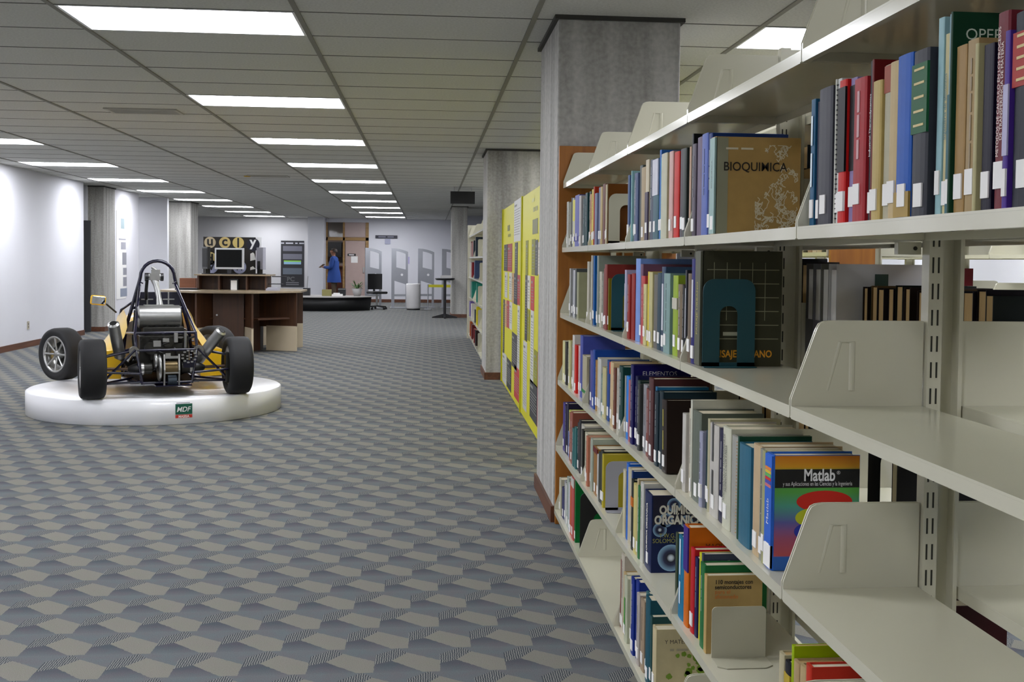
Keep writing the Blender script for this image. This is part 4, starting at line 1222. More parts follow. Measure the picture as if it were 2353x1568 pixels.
# main roll hoop: arch plus legs
def hoop(yc, top, hw, rw, zb, bw):
    p = [(-bw, yc, zb), (-hw - .115, yc, zb + .42)]
    p += [(-hw, yc, top - rw - .03)]
    for i in range(13):
        a = PI - PI * i / 12
        p.append((rw * math.cos(a), yc, top - rw + rw * math.sin(a)))
    return p + [(hw, yc, top - rw - .03), (hw + .115, yc, zb + .42), (bw, yc, zb)]
tubes('roll_hoop', hoop(.62, 1.135, .152, .145, .12, .31), .0155, M_NAVY, 10)
for s in (-1, 1):
    tubes('hoop_brace', [(s * .15, .62, .93), (s * .245, .06, .53)], .0125)
    tubes('frame_rail', [(s * .245, .06, .53), (s * .245, -.02, .39), (s * .2, -.05, .12)], .0125)
    tubes('frame_rail', [(s * .245, .06, .53), (s * .3, .62, .5)], .0125)
    tubes('frame_rail', [(s * .245, -.02, .39), (s * .3, .62, .12)], .0125)
    tubes('frame_rail', [(s * .2, -.05, .12), (s * .3, .62, .12)], .0125)
    tubes('hoop_tab', [(s * .155, .61, .95), (s * .125, .6, .935)], .006)
    # side impact tubes and front frame
    tubes('frame_rail', [(s * .3, .62, .5), (s * .28, 1.2, .5), (s * .18, 1.95, .38)], .0125)
    tubes('frame_rail', [(s * .3, .62, .12), (s * .28, 1.2, .12), (s * .18, 1.95, .14)], .0125)
    # rear suspension arms
    for nm, a, b_ in (('upper_wishbone', (s * .25, .02, .39), (s * .5, .0, .34)), ('upper_wishbone', (s * .26, .3, .38), (s * .5, .02, .34)), ('lower_wishbone', (s * .2, -.04, .13), (s * .5, 0, .12)), ('lower_wishbone', (s * .24, .32, .13), (s * .5, .02, .12)), ('push_rod', (s * .25, -.03, .4), (s * .49, -.01, .15)), ('toe_link', (s * .22, -.06, .2), (s * .5, -.05, .22))):
        MB().tube([a, b_], .0105, 8).build(nm, M_NAVY, CAR)
    for nm, a, b_ in (('upper_wishbone', (s * .24, 1.5, .36), (s * .53, 1.62, .34)), ('lower_wishbone', (s * .22, 1.5, .14), (s * .53, 1.62, .13)), ('upper_wishbone', (s * .2, 1.85, .34), (s * .53, 1.64, .34)), ('lower_wishbone', (s * .2, 1.85, .14), (s * .53, 1.64, .13))):
        MB().tube([a, b_], .0105, 8).build(nm, M_NAVY, CAR)
    # drive shaft with joints
    MB().cyl((s * .12, 0, .235), (s * .19, 0, .235), .045, n=20).build('inner_joint', M_DKSTEEL, CAR)
    MB().cyl((s * .185, 0, .235), (s * .205, 0, .235), .05, n=20).build('joint_ring', M_CHROME, CAR)
    MB().tube([(s * .2, 0, .235), (s * .24, 0, .235), (s * .27, 0, .236), (s * .31, 0, .237)], [.045, .05, .04, .02], 14).build('rubber_boot', M_BLACK, CAR)
    MB().tube([(s * .28, 0, .236), (s * .5, 0, .243)], .013, 8).build('drive_shaft', mat('rusty_shaft', '5c4a3c', .5, .6), CAR)
    MB().box(s * .5 - .02, s * .5 + .02, -.045, .045, .1, .36).build('wheel_upright', M_DKSTEEL, CAR, bevel=.01)
    # suspension rocker
    MB().cyl((s * .26, -.03, .385), (s * .26, .02, .385), .04, n=18).build('rocker', mat('grey_casting', '77756e', .5, .5, var=.2), CAR)
for z, y, hw in ((.53, .06, .245), (.39, -.02, .245), (.12, -.05, .2)):
    tubes('cross_tube', [(-hw, y, z), (hw, y, z)], .0115)
tubes('cross_tube', [(-.3, .62, .5), (.3, .62, .5)], .0125); tubes('cross_tube', [(-.22, .62, .72), (.22, .62, .72)], .0125)
MB().box(-.19, .19, .6, .612, .56, .86).build('firewall', mat('navy_panel', '0c0b20', .4, var=.2), CAR, bevel=.004)
for x in (-.09, .09):
    MB().box(x - .006, x + .006, .592, .6, .72, .86).build('harness_strap', M_STEEL, CAR)
    MB().box(x - .05, x + .05, .59, .598, .79, .8).build('harness_bar', M_STEEL, CAR)
# intake: plenum, pipe, throttle body
pl = MB().cyl((-.19, .32, .655), (.145, .32, .655), .098, n=32)
pl.lathe([(.098, 0), (.08, .012), (0, .014)], 32, 'x', (.145, .32, .655)); pl.lathe([(.098, 0), (.08, -.012), (0, -.014)], 32, 'x', (-.19, .32, .655))
pl.build('intake_plenum', M_STEEL, CAR)
MB().box(-.14, .1, .3, .42, .742, .757).build('plenum_flange', M_CHROME, CAR)
MB().tube([(-.015, .34, .75), (-.02, .36, .82), (-.035, .4, .92), (-.05, .42, .985)], [.03, .022, .026, .036], 16).build('intake_pipe', M_CHROME, CAR)
MB().cyl((-.11, .42, 1.0), (.0, .42, 1.0), .03, n=16).obox((-.05, .42, 1.0), (.08, .08, .06)).obox((-.04, .41, 1.045), (.07, .05, .03)).cyl((-.03, .4, 1.05), (-.07, .42, 1.08), .012).build('throttle_body', M_STEEL, CAR)
MB().cyl((-.13, .42, .995), (-.1, .42, .995), .036, n=16).cyl((.0, .42, .995), (.025, .42, .995), .034, n=16).build('throttle_caps', M_BLACKP, CAR)
tubes('breather_hose', [(-.11, .42, .97), (-.115, .45, .88), (-.11, .5, .8)], .014, M_BLACK)
# engine and gearbox
en = MB().box(-.2, .2, .14, .48, .2, .5).box(-.16, .17, .2, .44, .5, .57).box(-.12, .14, .06, .2, .3, .44)
for q in range(6):
    en.cyl((-.17 + q * .066, .12, .46), (-.17 + q * .066, .2, .47), .022, n=10)
en.cyl((.02, .04, .45), (.02, .16, .45), .045, n=14).cyl((-.12, .05, .4), (-.12, .16, .4), .05, n=14).cyl((.12, .06, .5), (.12, .14, .4), .03, n=10)
en.build('engine_block', M_DKSTEEL, CAR, bevel=.008)
for q in range(4):
    MB().tube([(-.13 + q * .085, .26, .56), (-.13 + q * .085, .3, .6)], .022, 10).build('intake_runner', M_BLACK, CAR)
ex = MB().obox((.0, .05, .47), (.05, .03, .03)).obox((.08, .04, .49), (.03, .03, .08)).obox((-.07, .06, .44), (.06, .03, .05)).cyl((.16, .05, .54), (.16, .07, .4), .012)
ex.build('engine_fittings', M_CHROME, CAR)
hose = MB()
rc = random.Random(2)
for q in range(7):
    a = Vector((rc.uniform(-.2, .2), rc.uniform(.0, .12), rc.uniform(.25, .5)))
    bq = a + Vector((rc.uniform(-.1, .1), rc.uniform(-.03, .05), rc.uniform(-.12, .1)))
    hose.tube([a, (a + bq) / 2 + Vector((0, -.03, .02)), bq], .009, 6)
hose.build('hoses', M_BLACK, CAR)
MB().lathe([(.03, -.012), (.1, -.012), (.115, 0), (.1, .012), (.03, .012)], 40, 'x', (-.06, -.02, .24)).build('sprocket', M_STEEL, CAR)
MB().lathe([(.02, -.01), (.06, -.01), (.06, .01), (.02, .01)], 30, 'x', (-.09, -.02, .3)).build('brake_rotor', M_CHROME, CAR)
df = MB()
for x in (-.03, .088):
    df.prism([(-.1, .36), (-.085, .36), (-.075, .1), (-.1, .1), (-.12, .23)], x - .006, x + .006, 'yz')
df.box(-.03, .088, -.105, -.09, .325, .345).box(-.03, .088, -.115, -.1, .2, .212).box(-.02, .02, -.1, -.09, .345, .37)
df.build('differential_carrier', M_CHROME, CAR)
MB().cyl((-.02, -.03, .235), (.08, -.03, .235), .062, n=24).build('differential', mat('bronze_casting', '6a5a3c', .4, .7, var=.25), CAR)
MB().cyl((.0, -.06, .14), (.07, -.06, .14), .05, n=18).build('starter_motor', mat('blue_grey_cast', '3a444e', .5, .5), CAR)
ch = MB()
for q in range(11):
    a = 2 * PI * q / 11
    ch.obox((.175 + .055 * math.cos(a), -.06, .335 + .05 * math.sin(a)), (.02, .014, .012))
for q in range(4):
    ch.obox((.16 + .03 * (q % 2), -.06, .315 + .012 * q), (.016, .014, .01))
ch.build('chain', M_CHROME, CAR)
MB().box(.13, .22, -.05, -.02, .24, .3).build('chain_guard', M_NAVY, CAR)
MB().box(-.1, .19, -.13, .1, .095, .103).build('skid_plate', M_NAVY, CAR)
# exhaust cans
for s, a, b_ in ((-1, (-.425, -.06, .615), (-.36, .12, .34)), (1, (.43, -.1, .545), (.24, .12, .24))):
    a, b_ = Vector(a), Vector(b_); v = (a - b_).normalized()
    e = MB().cyl(b_, a, .047, n=24).cyl(a, a + v * .012, .047, .03, n=24, cap=False).cyl(b_, b_ - v * .03, .047, .024, n=24)
    can = e.build('exhaust_can', M_STEEL, CAR)
    MB().cyl(a + v * .003, a + v * .013, .026, n=18).build('exhaust_tip', M_BLACK, can)
    MB().tube([b_ - v * .02, b_ - v * .1 + Vector((-s * .05, .06, 0)), (s * .12, .3, .3)], .02, 10).build('exhaust_pipe', M_DKSTEEL, can)
# bodywork
def body_row(y, hw, zb, zt, n=10, top=.6):
    r = []
    for i in range(n + 1):
        a = PI * i / n
        c, q = math.cos(a), math.sin(a)
        r.append((-hw * math.copysign(abs(c) ** .6, c), y, zb + (zt - zb) * q ** .55))
    return r
MB().grid([body_row(1.02, .34, .12, .6), body_row(1.25, .33, .12, .66), body_row(1.5, .3, .12, .6), body_row(1.85, .22, .12, .46), body_row(2.15, .15, .13, .32), body_row(2.3, .06, .16, .22)]).build('nose_bodywork', M_YELLOW, CAR)
for s in (-1, 1):
    MB().grid([[(s * x, y_, z_ + dz) for y_, dz in ((.4, -.12), (.5, -.02), (.72, .02), (1.0, -.02), (1.3, -.06))] for x, z_ in ((.275, .68), (.3, .6), (.345, .52), (.42, .42), (.46, .36))]).build('cockpit_side', mat('pale_yellow_bodywork', 'ecc868', .35, coat=.3), CAR)
    MB().grid([[(s * .33, y, .37), (s * .5, y, .36), (s * .58, y, .33), (s * .6, y, .27), (s * .58, y, .13), (s * .33, y, .12)] for y in (.36, .6, .9, 1.15, 1.25)]).prism([(s * .33, .37), (s * .5, .36), (s * .58, .33), (s * .6, .27), (s * .58, .13), (s * .33, .12)], .358, .36, 'xz').build('side_pod', M_YELLOW, CAR)
    MB().grid([[(s * (x + .004), y_, z_ - .0) for y_ in (.74, .9)] for x, z_ in ((.312, .585), (.352, .515))]).build('body_sticker', mat('grey_sticker', 'a8a090', .6), CAR)
MB().grid([[(-.2, .58, .16), (0, .56, .15), (.2, .58, .16)], [(-.22, .6, .45), (0, .57, .42), (.22, .6, .45)], [(-.2, .61, .7), (0, .58, .68), (.2, .61, .7)]]).build('seat', M_BLACK, CAR)
tubes('front_hoop', [(-.3, 1.15, .45), (-.26, 1.13, .68), (-.15, 1.12, .76), (.15, 1.12, .76), (.26, 1.13, .68), (.3, 1.15, .45)], .0125)
MB().lathe([(.115, 0), (.125, .01), (.135, 0), (.125, -.01), (.115, 0)], 28, 'y', (0, 1.0, .62)).build('steering_wheel', M_BLACK, CAR)
MB().box(-.28, .28, .1, 2.0, .1, .112).build('floor_pan', M_BLACK, CAR)
# left mirror
ar = MB().tube([(-.31, 1.05, .66), (-.4, 1.0, .74)], .008, 8).build('mirror_arm', M_BLACK, CAR)
mm = MB().obox((0, 0, 0), (.135, .035, .088)).build('mirror_shell', M_YELLOW, CAR, bevel=.018, loc=(-.47, .97, .775))
mm.rotation_euler = (0, .1, math.radians(8))
MB().obox((0, -.0185, 0), (.112, .003, .066)).build('mirror_glass', mat('mirror_glass', 'e0e4e8', .03, 1.0, var=0), mm, bevel=.001)
# block under the front wheel
bl = MB().box(-.09, .09, -.05, .05, 0, .02).build('wooden_wedge', wood('raw_pine', '8a6a44', 'a8865c', .7, 0)); bl.location = (-3.12, 11.02, .2102)
tag(bl, 'small raw pine wedge by the front tyre on the white platform', 'wedge')
# ------------------------------------------------------------------ research desk with monitors
DX, DY = -2.88, 17.35
desk = thing('carousel_desk', 'dark walnut octagonal research desk with open cubbyholes and cream lower panels', 'desk', (DX, DY, 0))
def octo(r, a0=PI / 8):
    return [(r * math.cos(a0 + PI / 4 * i), r * math.sin(a0 + PI / 4 * i)) for i in range(8)]
MB().prism(octo(1.1), .875, .905, 'xy').build('worktop', M_DESKTOP, desk, bevel=.003)
MB().prism(octo(.42), .0, .875, 'xy').build('core', M_DESK, desk)
for i in range(8):
    a = PI / 8 + PI / 4 * i
    c, s = math.cos(a), math.sin(a)
    rot = Matrix.Rotation(a, 3, 'Z')
    MB().obox((c * .72, s * .72, .62), (.62, .028, .51), rot).build('divider', M_DESK, desk)
    MB().obox((c * .78, s * .78, .195), (.5, .03, .37), rot).build('lower_panel', M_CREAMP, desk)
    am = a + PI / 8
    rm = Matrix.Rotation(am, 3, 'Z')
    if i % 2 == 0:
        MB().obox((math.cos(am) * .72, math.sin(am) * .72, .5), (.42, .56, .022), rm).build('inner_shelf', M_DESK, desk)
    else:
        dp = MB().obox((math.cos(am) * .6, math.sin(am) * .6, .45), (.02, .44, .85), rm).build('cupboard_door', M_DESK, desk)
        k = Vector((math.cos(am) * .615, math.sin(am) * .615, .55)) + rm @ Vector((0, -.16, 0))
        MB().cyl(k, k + Vector((math.cos(am), math.sin(am), 0)) * .02, .014, n=10).build('knob', M_CHROME, dp)
MB().box(-.28, .32, -1.02, -1.0, .0, .37).build('lower_panel', M_CREAMP, desk) if False else None
# upper tier
up = MB().box(-.55, .55, -.3, .3, 1.115, 1.135).build('upper_shelf', M_DESKTOP, desk)
for x in (-.5, -.2, .2, .48):
    MB().box(x - .012, x + .012, -.26, .26, .905, 1.115).build('tier_divider', M_DESK, desk)
MB().box(-.5, .48, .0, .02, .905, 1.115).build('tier_back', M_DESK, desk)
MB().box(.55, .75, -.12, .06, 1.1, 1.112).build('side_tray', M_BLACKP, desk); MB().box(.5, .7, -.12, .06, .99, 1.0).build('side_tray', M_BLACKP, desk)
# kinds of loose things on the desk
def monitor(label, x, y, z, rz, wdt, hgt, frame, lean=0.0):
    t = thing('computer_monitor', label, 'monitor', (x, y, z), rz)
    b_ = MB().box(-wdt / 2, wdt / 2, -.025, .02, .075, .075 + hgt).build('bezel', frame, t, bevel=.006)
    MB().box(-wdt / 2 + .025, wdt / 2 - .025, -.028, -.024, .105, .05 + hgt).build('screen', mat('dark_screen', '050606', .45, spec=.15), t)
    MB().box(-.03, .03, .02, .05, .0, .2).box(-.03, .03, -.02, .05, .004, .12).build('stand_neck', M_BLACKP, t)
    MB().prism([(.13 * math.cos(2 * PI * i / 20), .02 + .09 * math.sin(2 * PI * i / 20)) for i in range(20)], 0, .012, 'xy').build('stand_foot', M_BLACKP, t)
    return t
monitor('silver-framed monitor with a blank dark screen facing the car', -2.93, 17.12, 1.1355, math.radians(-6), .43, .315, M_STEEL if False else mat('silver_plastic', 'c4c4c6', .4))
monitor('black monitor turned to the concrete pillar side of the research desk', -3.3, 17.3, 1.1355, math.radians(-68), .4, .33, M_BLACKP)
monitor('grey-backed monitor turned towards the dark poster side', -2.5, 17.3, 1.1355, math.radians(112), .4, .33, mat('grey_plastic', 'a0a0aa', .5))
# letter board
lb = thing('letter_board', 'black display board with round gold letter discs behind the monitors', 'display board', (-2.98, 17.6, 1.1358))
MB().box(-.42, .36, -.015, .015, 0, .56).build('board', mat('dark_board', '1c160e', .5, var=.3), lb)
MB().box(.36, .44, -.015, .015, 0, .56).build('white_edge', M_WHITE, lb)
for x, z, r, col, ch_, tc_, s in ((-.32, .475, .085, 'b8a888', 'u', '141414', .2), (-.1, .475, .085, 'c8b070', 'c', '141414', .2), (.1, .475, .085, 'd4bc70', 'l', '141414', .2), (.32, .45, .1, '101024', 'y', 'f0f0f0', .2), (-.32, .23, .1, 'c8b478', 'd', '141414', .2), (-.3, .105, .1, 'a0a4c0', 'V', '202028', .14), (.12, .105, .1, 'a0a4c0', 'W', '202028', .14)):
    dsk = MB().cyl((x, -.016, z), (x, -.024, z), r, n=28).build('letter_disc', M_PRINT, lb, color=col)
    text('disc_letter', ch_, s, M_PRINT, dsk, (x, -.0255, z), (PI / 2, 0, 0), color=tc_, bold=.005)
for q, (z0, z1) in enumerate(((.2, .33), (.06, .12))):
    MB().prism([(.28, z0), (.36, z0 + .02), (.34, z1 - .02), (.32, z1), (.28, z1 - .02)], -.02, -.016, 'xz').build('white_figure', M_PAPER, lb)
# small things on the desk
o = MB().box(-.09, .09, -.12, .12, 0, .03).box(-.07, .08, -.1, .1, .03, .045).build('keyboard_tray', mat('grey_plastic', 'a0a0aa', .5)); o.location = (-2.28, 17.0, .9055); tag(o, 'flat grey scanner lying at the end of the research desk', 'scanner')
o = MB().box(-.16, .16, -.07, .07, 0, .018).box(-.15, .15, -.06, .06, .018, .026).build('keyboard', M_BLACKP); o.location = (-3.52, 17.0, .9055); tag(o, 'black keyboard lying on the desk corner beside the monitors', 'keyboard')
o = MB().box(-.06, .06, -.05, .05, 0, .16).box(-.03, .03, -.055, -.05, .05, .13).build('desk_telephone', M_BLACKP); o.location = (-2.87, 17.2, .9055); tag(o, 'black telephone in the middle cubby of the desk tier', 'telephone')
o = MB().box(-.045, .045, -.002, .002, 0, .14).build('note_card', M_PAPER); o.location = (-2.87, 17.135, .9055); tag(o, 'small white note card propped before the black telephone', 'card')
o = MB().box(-.12, .12, -.1, .1, 0, .16).build('cardboard_box', wood('cardboard', '7a4c34', '8c5a40', .7, 0), bevel=.004); o.location = (-3.62, 17.62, .9055); tag(o, 'brown cardboard box standing on the far corner of the research desk', 'box')

# ------------------------------------------------------------------ posters and outlet
t = thing('poster', 'black vertical poster with grey text blocks on the grey far wall', 'poster', (-4.3, YF - .012, .47))
MB().box(-.363, .363, -.008, .008, 0, 1.47).build('sheet', mat('poster_black', '1e1e22', .5), t)
text('poster_title', '~3624', .07, M_PRINT, t, (0, -.01, 1.39), (PI / 2, 0, 0), color='a8a8b0')
for z0, z1, c, x0, x1 in ((1.14, 1.3, '62626c', -.3, .3), (.88, 1.05, '62626c', -.3, .3), (.72, .8, '7ca0b8', -.27, .27), (.8, .84, '7cb838', -.27, .27), (.4, .6, '565e68', -.3, .3)):
    MB().box(x0, x1, -.0105, -.009, z0, z1).build('poster_block', M_PRINT, t, color=c)
text('poster_logo', 'PC', .2, M_PRINT, t, (-.05, -.0105, .25), (PI / 2, 0, 0), color='5c5c5c', bold=.004)
for z in (.12, .06):
    MB().box(-.2, .2, -.0105, -.009, z, z + .03).build('poster_block', M_PRINT, t, color='6c6c70')
t = thing('poster', 'tall white poster with a column of small grey pictures on the narrow wall', 'poster', (-5.929, 22.62, .56))
MB().box(0, .006, -.36, .32, 0, 1.7).build('sheet', M_PAPER, t)
for z0, z1, y0, y1, c in ((.04, .2, -.1, .38, '8c94a4'), (.24, .42, .1, .36, '8c8c94'), (.46, .6, .1, .36, '8c8c94'), (.66, .9, .05, .34, '8c8c94'), (.96, 1.1, -.05, .3, '9c9ca4'), (1.36, 1.56, -.05, .2, '8c9ca0'), (1.14, 1.17, -.2, .3, 'a0a0a8')):
    MB().box(.0055, .008, y0, y1, z0, z1).build('poster_picture', M_PRINT, t, color=c)
t = thing('wall_outlet', 'small beige electrical outlet low on the white left wall', 'outlet', (-5.998, 17.66, .27))
MB().box(0, .008, -.04, .04, 0, .12).build('plate', mat('beige_plastic', 'b0a894', .5), t, bevel=.002)
for z in (.035, .08):
    MB().box(.0075, .0095, -.012, .012, z - .012, z + .012).build('socket', M_BLACKP, t)

# ------------------------------------------------------------------ entrance: gates, bin, table, counter, person
gate_side = [(-.23, 0), (-.17, 0), (-.17, 1.66), (-.23, 1.68)]
def gate(label, x, y, rz):
    t = thing('security_gate', label, 'security gate', (x, y, 0), rz, 'security gates at the entrance')
    m = MB()
    def top(u): return 1.70 - .10 * ((u + .23) / .46) ** 2
    m.prism([(-.23, .0), (-.15, 0), (-.15, 1.0), (-.10, 1.08), (-.10, top(-.1)), (-.23, top(-.23))], -.025, .025, 'xz')
    m.prism([(.17, 0), (.23, 0), (.23, top(.23)), (.17, top(.17))], -.025, .025, 'xz')
    m.prism([(-.10, 1.62), (.0, 1.60), (.1, 1.57), (.17, 1.54), (.17, top(.17)), (.1, top(.1)), (0, top(0)), (-.10, top(-.10))], -.025, .025, 'xz')
    m.prism([(-.15, .78), (.17, .68), (.17, 1.1), (-.10, 1.16), (-.15, 1.0)], -.024, .024, 'xz')
    m.prism([(-.15, .34), (.17, .34), (.17, .4), (-.15, .4)], -.024, .024, 'xz')
    m.build('panel', M_GREYG, t)
    MB().box(-.26, .26, -.07, .07, 0, .03).build('foot', M_GREYG, t, bevel=.006)
    MB().cyl((.06, -.024, .95), (.06, -.03, .95), .035, n=16).build('round_badge', M_WHITE, t)
    return t
gate('grey library security gate beside the black counter', -1.53, 32.0, .25)
gate('grey library security gate with a small box clipped on, left of the white bin', -.80, 32.2, .15)
gate('grey library security gate behind the white bin', -.06, 32.6, .1)
gate('grey library security gate half hidden by the pedestal table', .62, 32.6, .1)
o = MB().box(-.02, .02, -.05, .05, -.1, .1).build('clip_box', mat('lilac_plastic', 'b0a8d0', .5)); o.location = (-.545, 32.12, 1.36); tag(o, 'small lilac box fixed to the edge of a security gate', 'box')
t = thing('waste_bin', 'white cylindrical waste bin between the security gates', 'bin', (-.40, 31.3, 0))
MB().lathe([(0, .03), (.18, .03), (.195, .06), (.2, .7), (.19, .72), (.17, .72), (.165, .66), (0, .66)], 32).build('drum', mat('bin_white', 'd8d6d6', .4), t)
MB().lathe([(0, 0), (.185, 0), (.185, .035), (0, .035)], 32).build('base_ring', M_BLACKP, t)
t = thing('pedestal_table', 'small black round pedestal table by the concrete pillar', 'table', (.40, 27.0, 0))
MB().lathe([(0, .90), (.2, .90), (.235, .93), (.235, .95), (0, .95)], 28).build('table_top', M_BLACKP, t)
MB().cyl((0, 0, .02), (0, 0, .9), .035, n=14).build('column', M_BLACKP, t)
for k in range(4):
    a = PI / 2 * k
    MB().prism([(0, .0), (.3, 0), (.3, .03), (.04, .1), (0, .1)], -.025, .025, 'xz').build('foot', M_BLACKP, t).rotation_euler = (0, 0, a)
o = MB().box(-.13, .13, -.1, .1, 0, .05).box(-.11, .12, -.09, .09, .05, .065).build('paper_stack', mat('grey_paper', 'b8b6b4', .7)); o.location = (.42, 27.0, .9505); tag(o, 'stack of grey papers on the small pedestal table', 'papers')
o = MB().box(-.42, .42, -.004, .004, 0, .075).build('barrier_tape', mat('yellow_tape', 'd8d020', .5)); o.location = (.42, 31.5, .62); tag(o, 'yellow barrier tape stretched in front of the last security gate', 'tape')
for x in (.0, .84):
    pass
t = thing('barrier_post', 'slim grey post holding the yellow barrier tape', 'post', (.0, 31.5, 0))
MB().cyl((0, 0, 0), (0, 0, .7), .015, n=10).build('pole', M_GREYG, t); MB().lathe([(0, .02), (.1, .02), (.12, 0), (0, 0)], 18).build('base', M_GREYG, t)
t = thing('barrier_post', 'slim grey post at the wall end of the yellow barrier tape', 'post', (.84, 31.5, 0))
MB().cyl((0, 0, 0), (0, 0, .7), .015, n=10).build('pole', M_GREYG, t); MB().lathe([(0, .02), (.1, .02), (.12, 0), (0, 0)], 18).build('base', M_GREYG, t)
# low black curved counter
t = thing('low_counter', 'low black curved counter with a pale top by the entrance', 'counter', (-2.9, 31.6, 0))
MB().lathe([(0, 0), (1.55, 0), (1.6, .36), (0, .36)], 40, 'z', (0, 0, 0), math.radians(180), math.radians(330)).build('black_front', M_BLACK, t)
MB().prism([(0, 0)] + [(1.66 * math.cos(math.radians(a)), 1.66 * math.sin(math.radians(a))) for a in range(180, 335, 8)], .36, .385, 'xy').build('counter_top', mat('pale_counter', 'b4b0ac', .4), t)
# things on the counter
def small(name, label, cat, x, y, build):
    t_ = thing(name, label, cat, (x, y, .3855)); build(t_); return t_
small('pen_holder', 'black pen holder with one tall pen on the low counter', 'pen holder', -3.25, 30.9, lambda p: (MB().box(-.09, .09, -.09, .09, 0, .2).build('cup', M_BLACKP, p), MB().cyl((0, 0, .1), (.03, 0, .52), .01, n=6).build('pen', M_STEEL, p)))
small('box', 'olive cardboard box on the low counter', 'box', -2.7, 30.7, lambda p: (MB().box(-.12, .12, -.1, .1, 0, .17).build('carton', mat('olive_card', '8a8450', .7), p, bevel=.004), MB().box(-.12, .12, -.02, .02, .1695, .1715).build('packing_tape', mat('tan_tape', 'a89868', .5), p)))
small('paper_pile', 'low pile of white papers on the counter beside the olive box', 'papers', -2.42, 30.7, lambda p: (MB().box(-.14, .14, -.1, .1, 0, .05).build('sheets', M_PAPER, p), MB().box(-.1, .06, -.08, .06, .05, .08).build('upper_sheets', M_PAPER, p)))
small('box', 'dark grey box on the counter in front of the person', 'box', -2.32, 31.0, lambda p: (MB().box(-.1, .1, -.1, .1, 0, .2).build('body', M_BLACKP, p, bevel=.01), MB().box(-.1, .1, -.101, .1, .17, .18).build('lid_seam', M_STEEL, p)))
# potted plant with leaves
pt = thing('potted_plant', 'leafy green plant in a pale cone pot at the counter end', 'plant', (-1.9, 30.8, .3855))
MB().lathe([(0, 0), (.09, 0), (.14, .2), (.12, .2), (0, .17)], 20).build('pot', mat('pale_pot', 'a8a6a4', .6), pt)
rp_ = random.Random(8)
for q in range(34):
    a = rp_.uniform(0, 2 * PI); L_ = rp_.uniform(.2, .42); up_ = rp_.uniform(.3, 1.3)
    d_ = Vector((math.cos(a) * math.cos(up_), math.sin(a) * math.cos(up_), math.sin(up_)))
    sd = Vector((-math.sin(a), math.cos(a), 0)) * .028
    p0 = Vector((0, 0, .18)); p1 = p0 + d_ * L_ * .6; p2 = p0 + d_ * L_ + Vector((0, 0, -.08))
    MB().add([p0, p1 - sd, p2, p1 + sd], [(0, 1, 2, 3)]).build('leaf', mat('plant_leaf', '4a6a34', .5, var=.3), pt)
# office chair
oc = thing('office_chair', 'black swivel chair tucked behind the counter end', 'chair', (-1.4, 31.38, 0), .5)
MB().grid([[(x, .12 + .06 * (1 - (x / .22) ** 2), z) for x in (-.22, -.11, 0, .11, .22)] for z in (.55, .7, .85, .98)]).build('backrest', M_BLACK, oc)
MB().box(-.23, .23, -.22, .2, .43, .5).build('seat', M_BLACK, oc, bevel=.03)
MB().cyl((0, 0, .1), (0, 0, .43), .03, n=10).build('gas_column', M_STEEL, oc)
MB().box(-.02, .02, .15, .2, .46, .6).build('back_bar', M_BLACK, oc)
for k in range(5):
    a = 2 * PI * k / 5
    lg = MB().tube([(0, 0, .1), (.28 * math.cos(a), .28 * math.sin(a), .07)], .02, 6).build('leg', M_BLACK, oc)
    MB().cyl((.28 * math.cos(a), .28 * math.sin(a) - .015, .03), (.28 * math.cos(a), .28 * math.sin(a) + .015, .03), .03, n=10).build('castor', M_BLACK, lg)
# hanging direction sign on the white wall
t = thing('wall_sign', 'long dark sign with a small grey plate on the white far wall', 'sign', (-1.34, YF - .02, 2.05))
MB().box(-.35, .35, -.01, .018, 0, .1).build('sign_bar', mat('sign_navy', '1c1c2c', .5), t)
MB().box(-.05, .13, -.005, .018, -.18, -.01).build('small_plate', mat('sign_grey', 'a8aac0', .5), t)
text('sign_lettering', '~76', .06, M_PRINT, t, (0, -.0115, .05), (PI / 2, 0, 0), color='787888')
# room beyond the entrance
o = MB().box(-1.0, 1.0, -.3, .3, 0, 1.1).box(-1.05, 1.05, -.34, .34, 1.1, 1.14).build('service_counter', wood('red_brown_wood', '4c2414', '6b3820', .5, 0)); o.location = (-3.6, 39.5, 0); tag(o, 'red-brown wooden service counter beyond the glazed entrance', 'counter')
o = MB().box(-.7, .7, -.2, .2, 0, .5).box(-.72, .72, -.22, .22, .5, .53).build('wall_cabinet', M_BLACKP); o.location = (-3.8, 41.25, 1.45); tag(o, 'dark wall cabinet beyond the glazed entrance', 'cabinet')
t = thing('ceiling_light', 'small lit ceiling panel beyond the glazed entrance', 'ceiling light', (-3.6, 38.6, CEIL - .03))
MB().box(-.6, .6, -.3, .3, .0, .03).build('frame', M_WHITE, t); MB().box(-.57, .57, -.27, .27, -.004, .0).build('diffuser', M_LAMP, t)

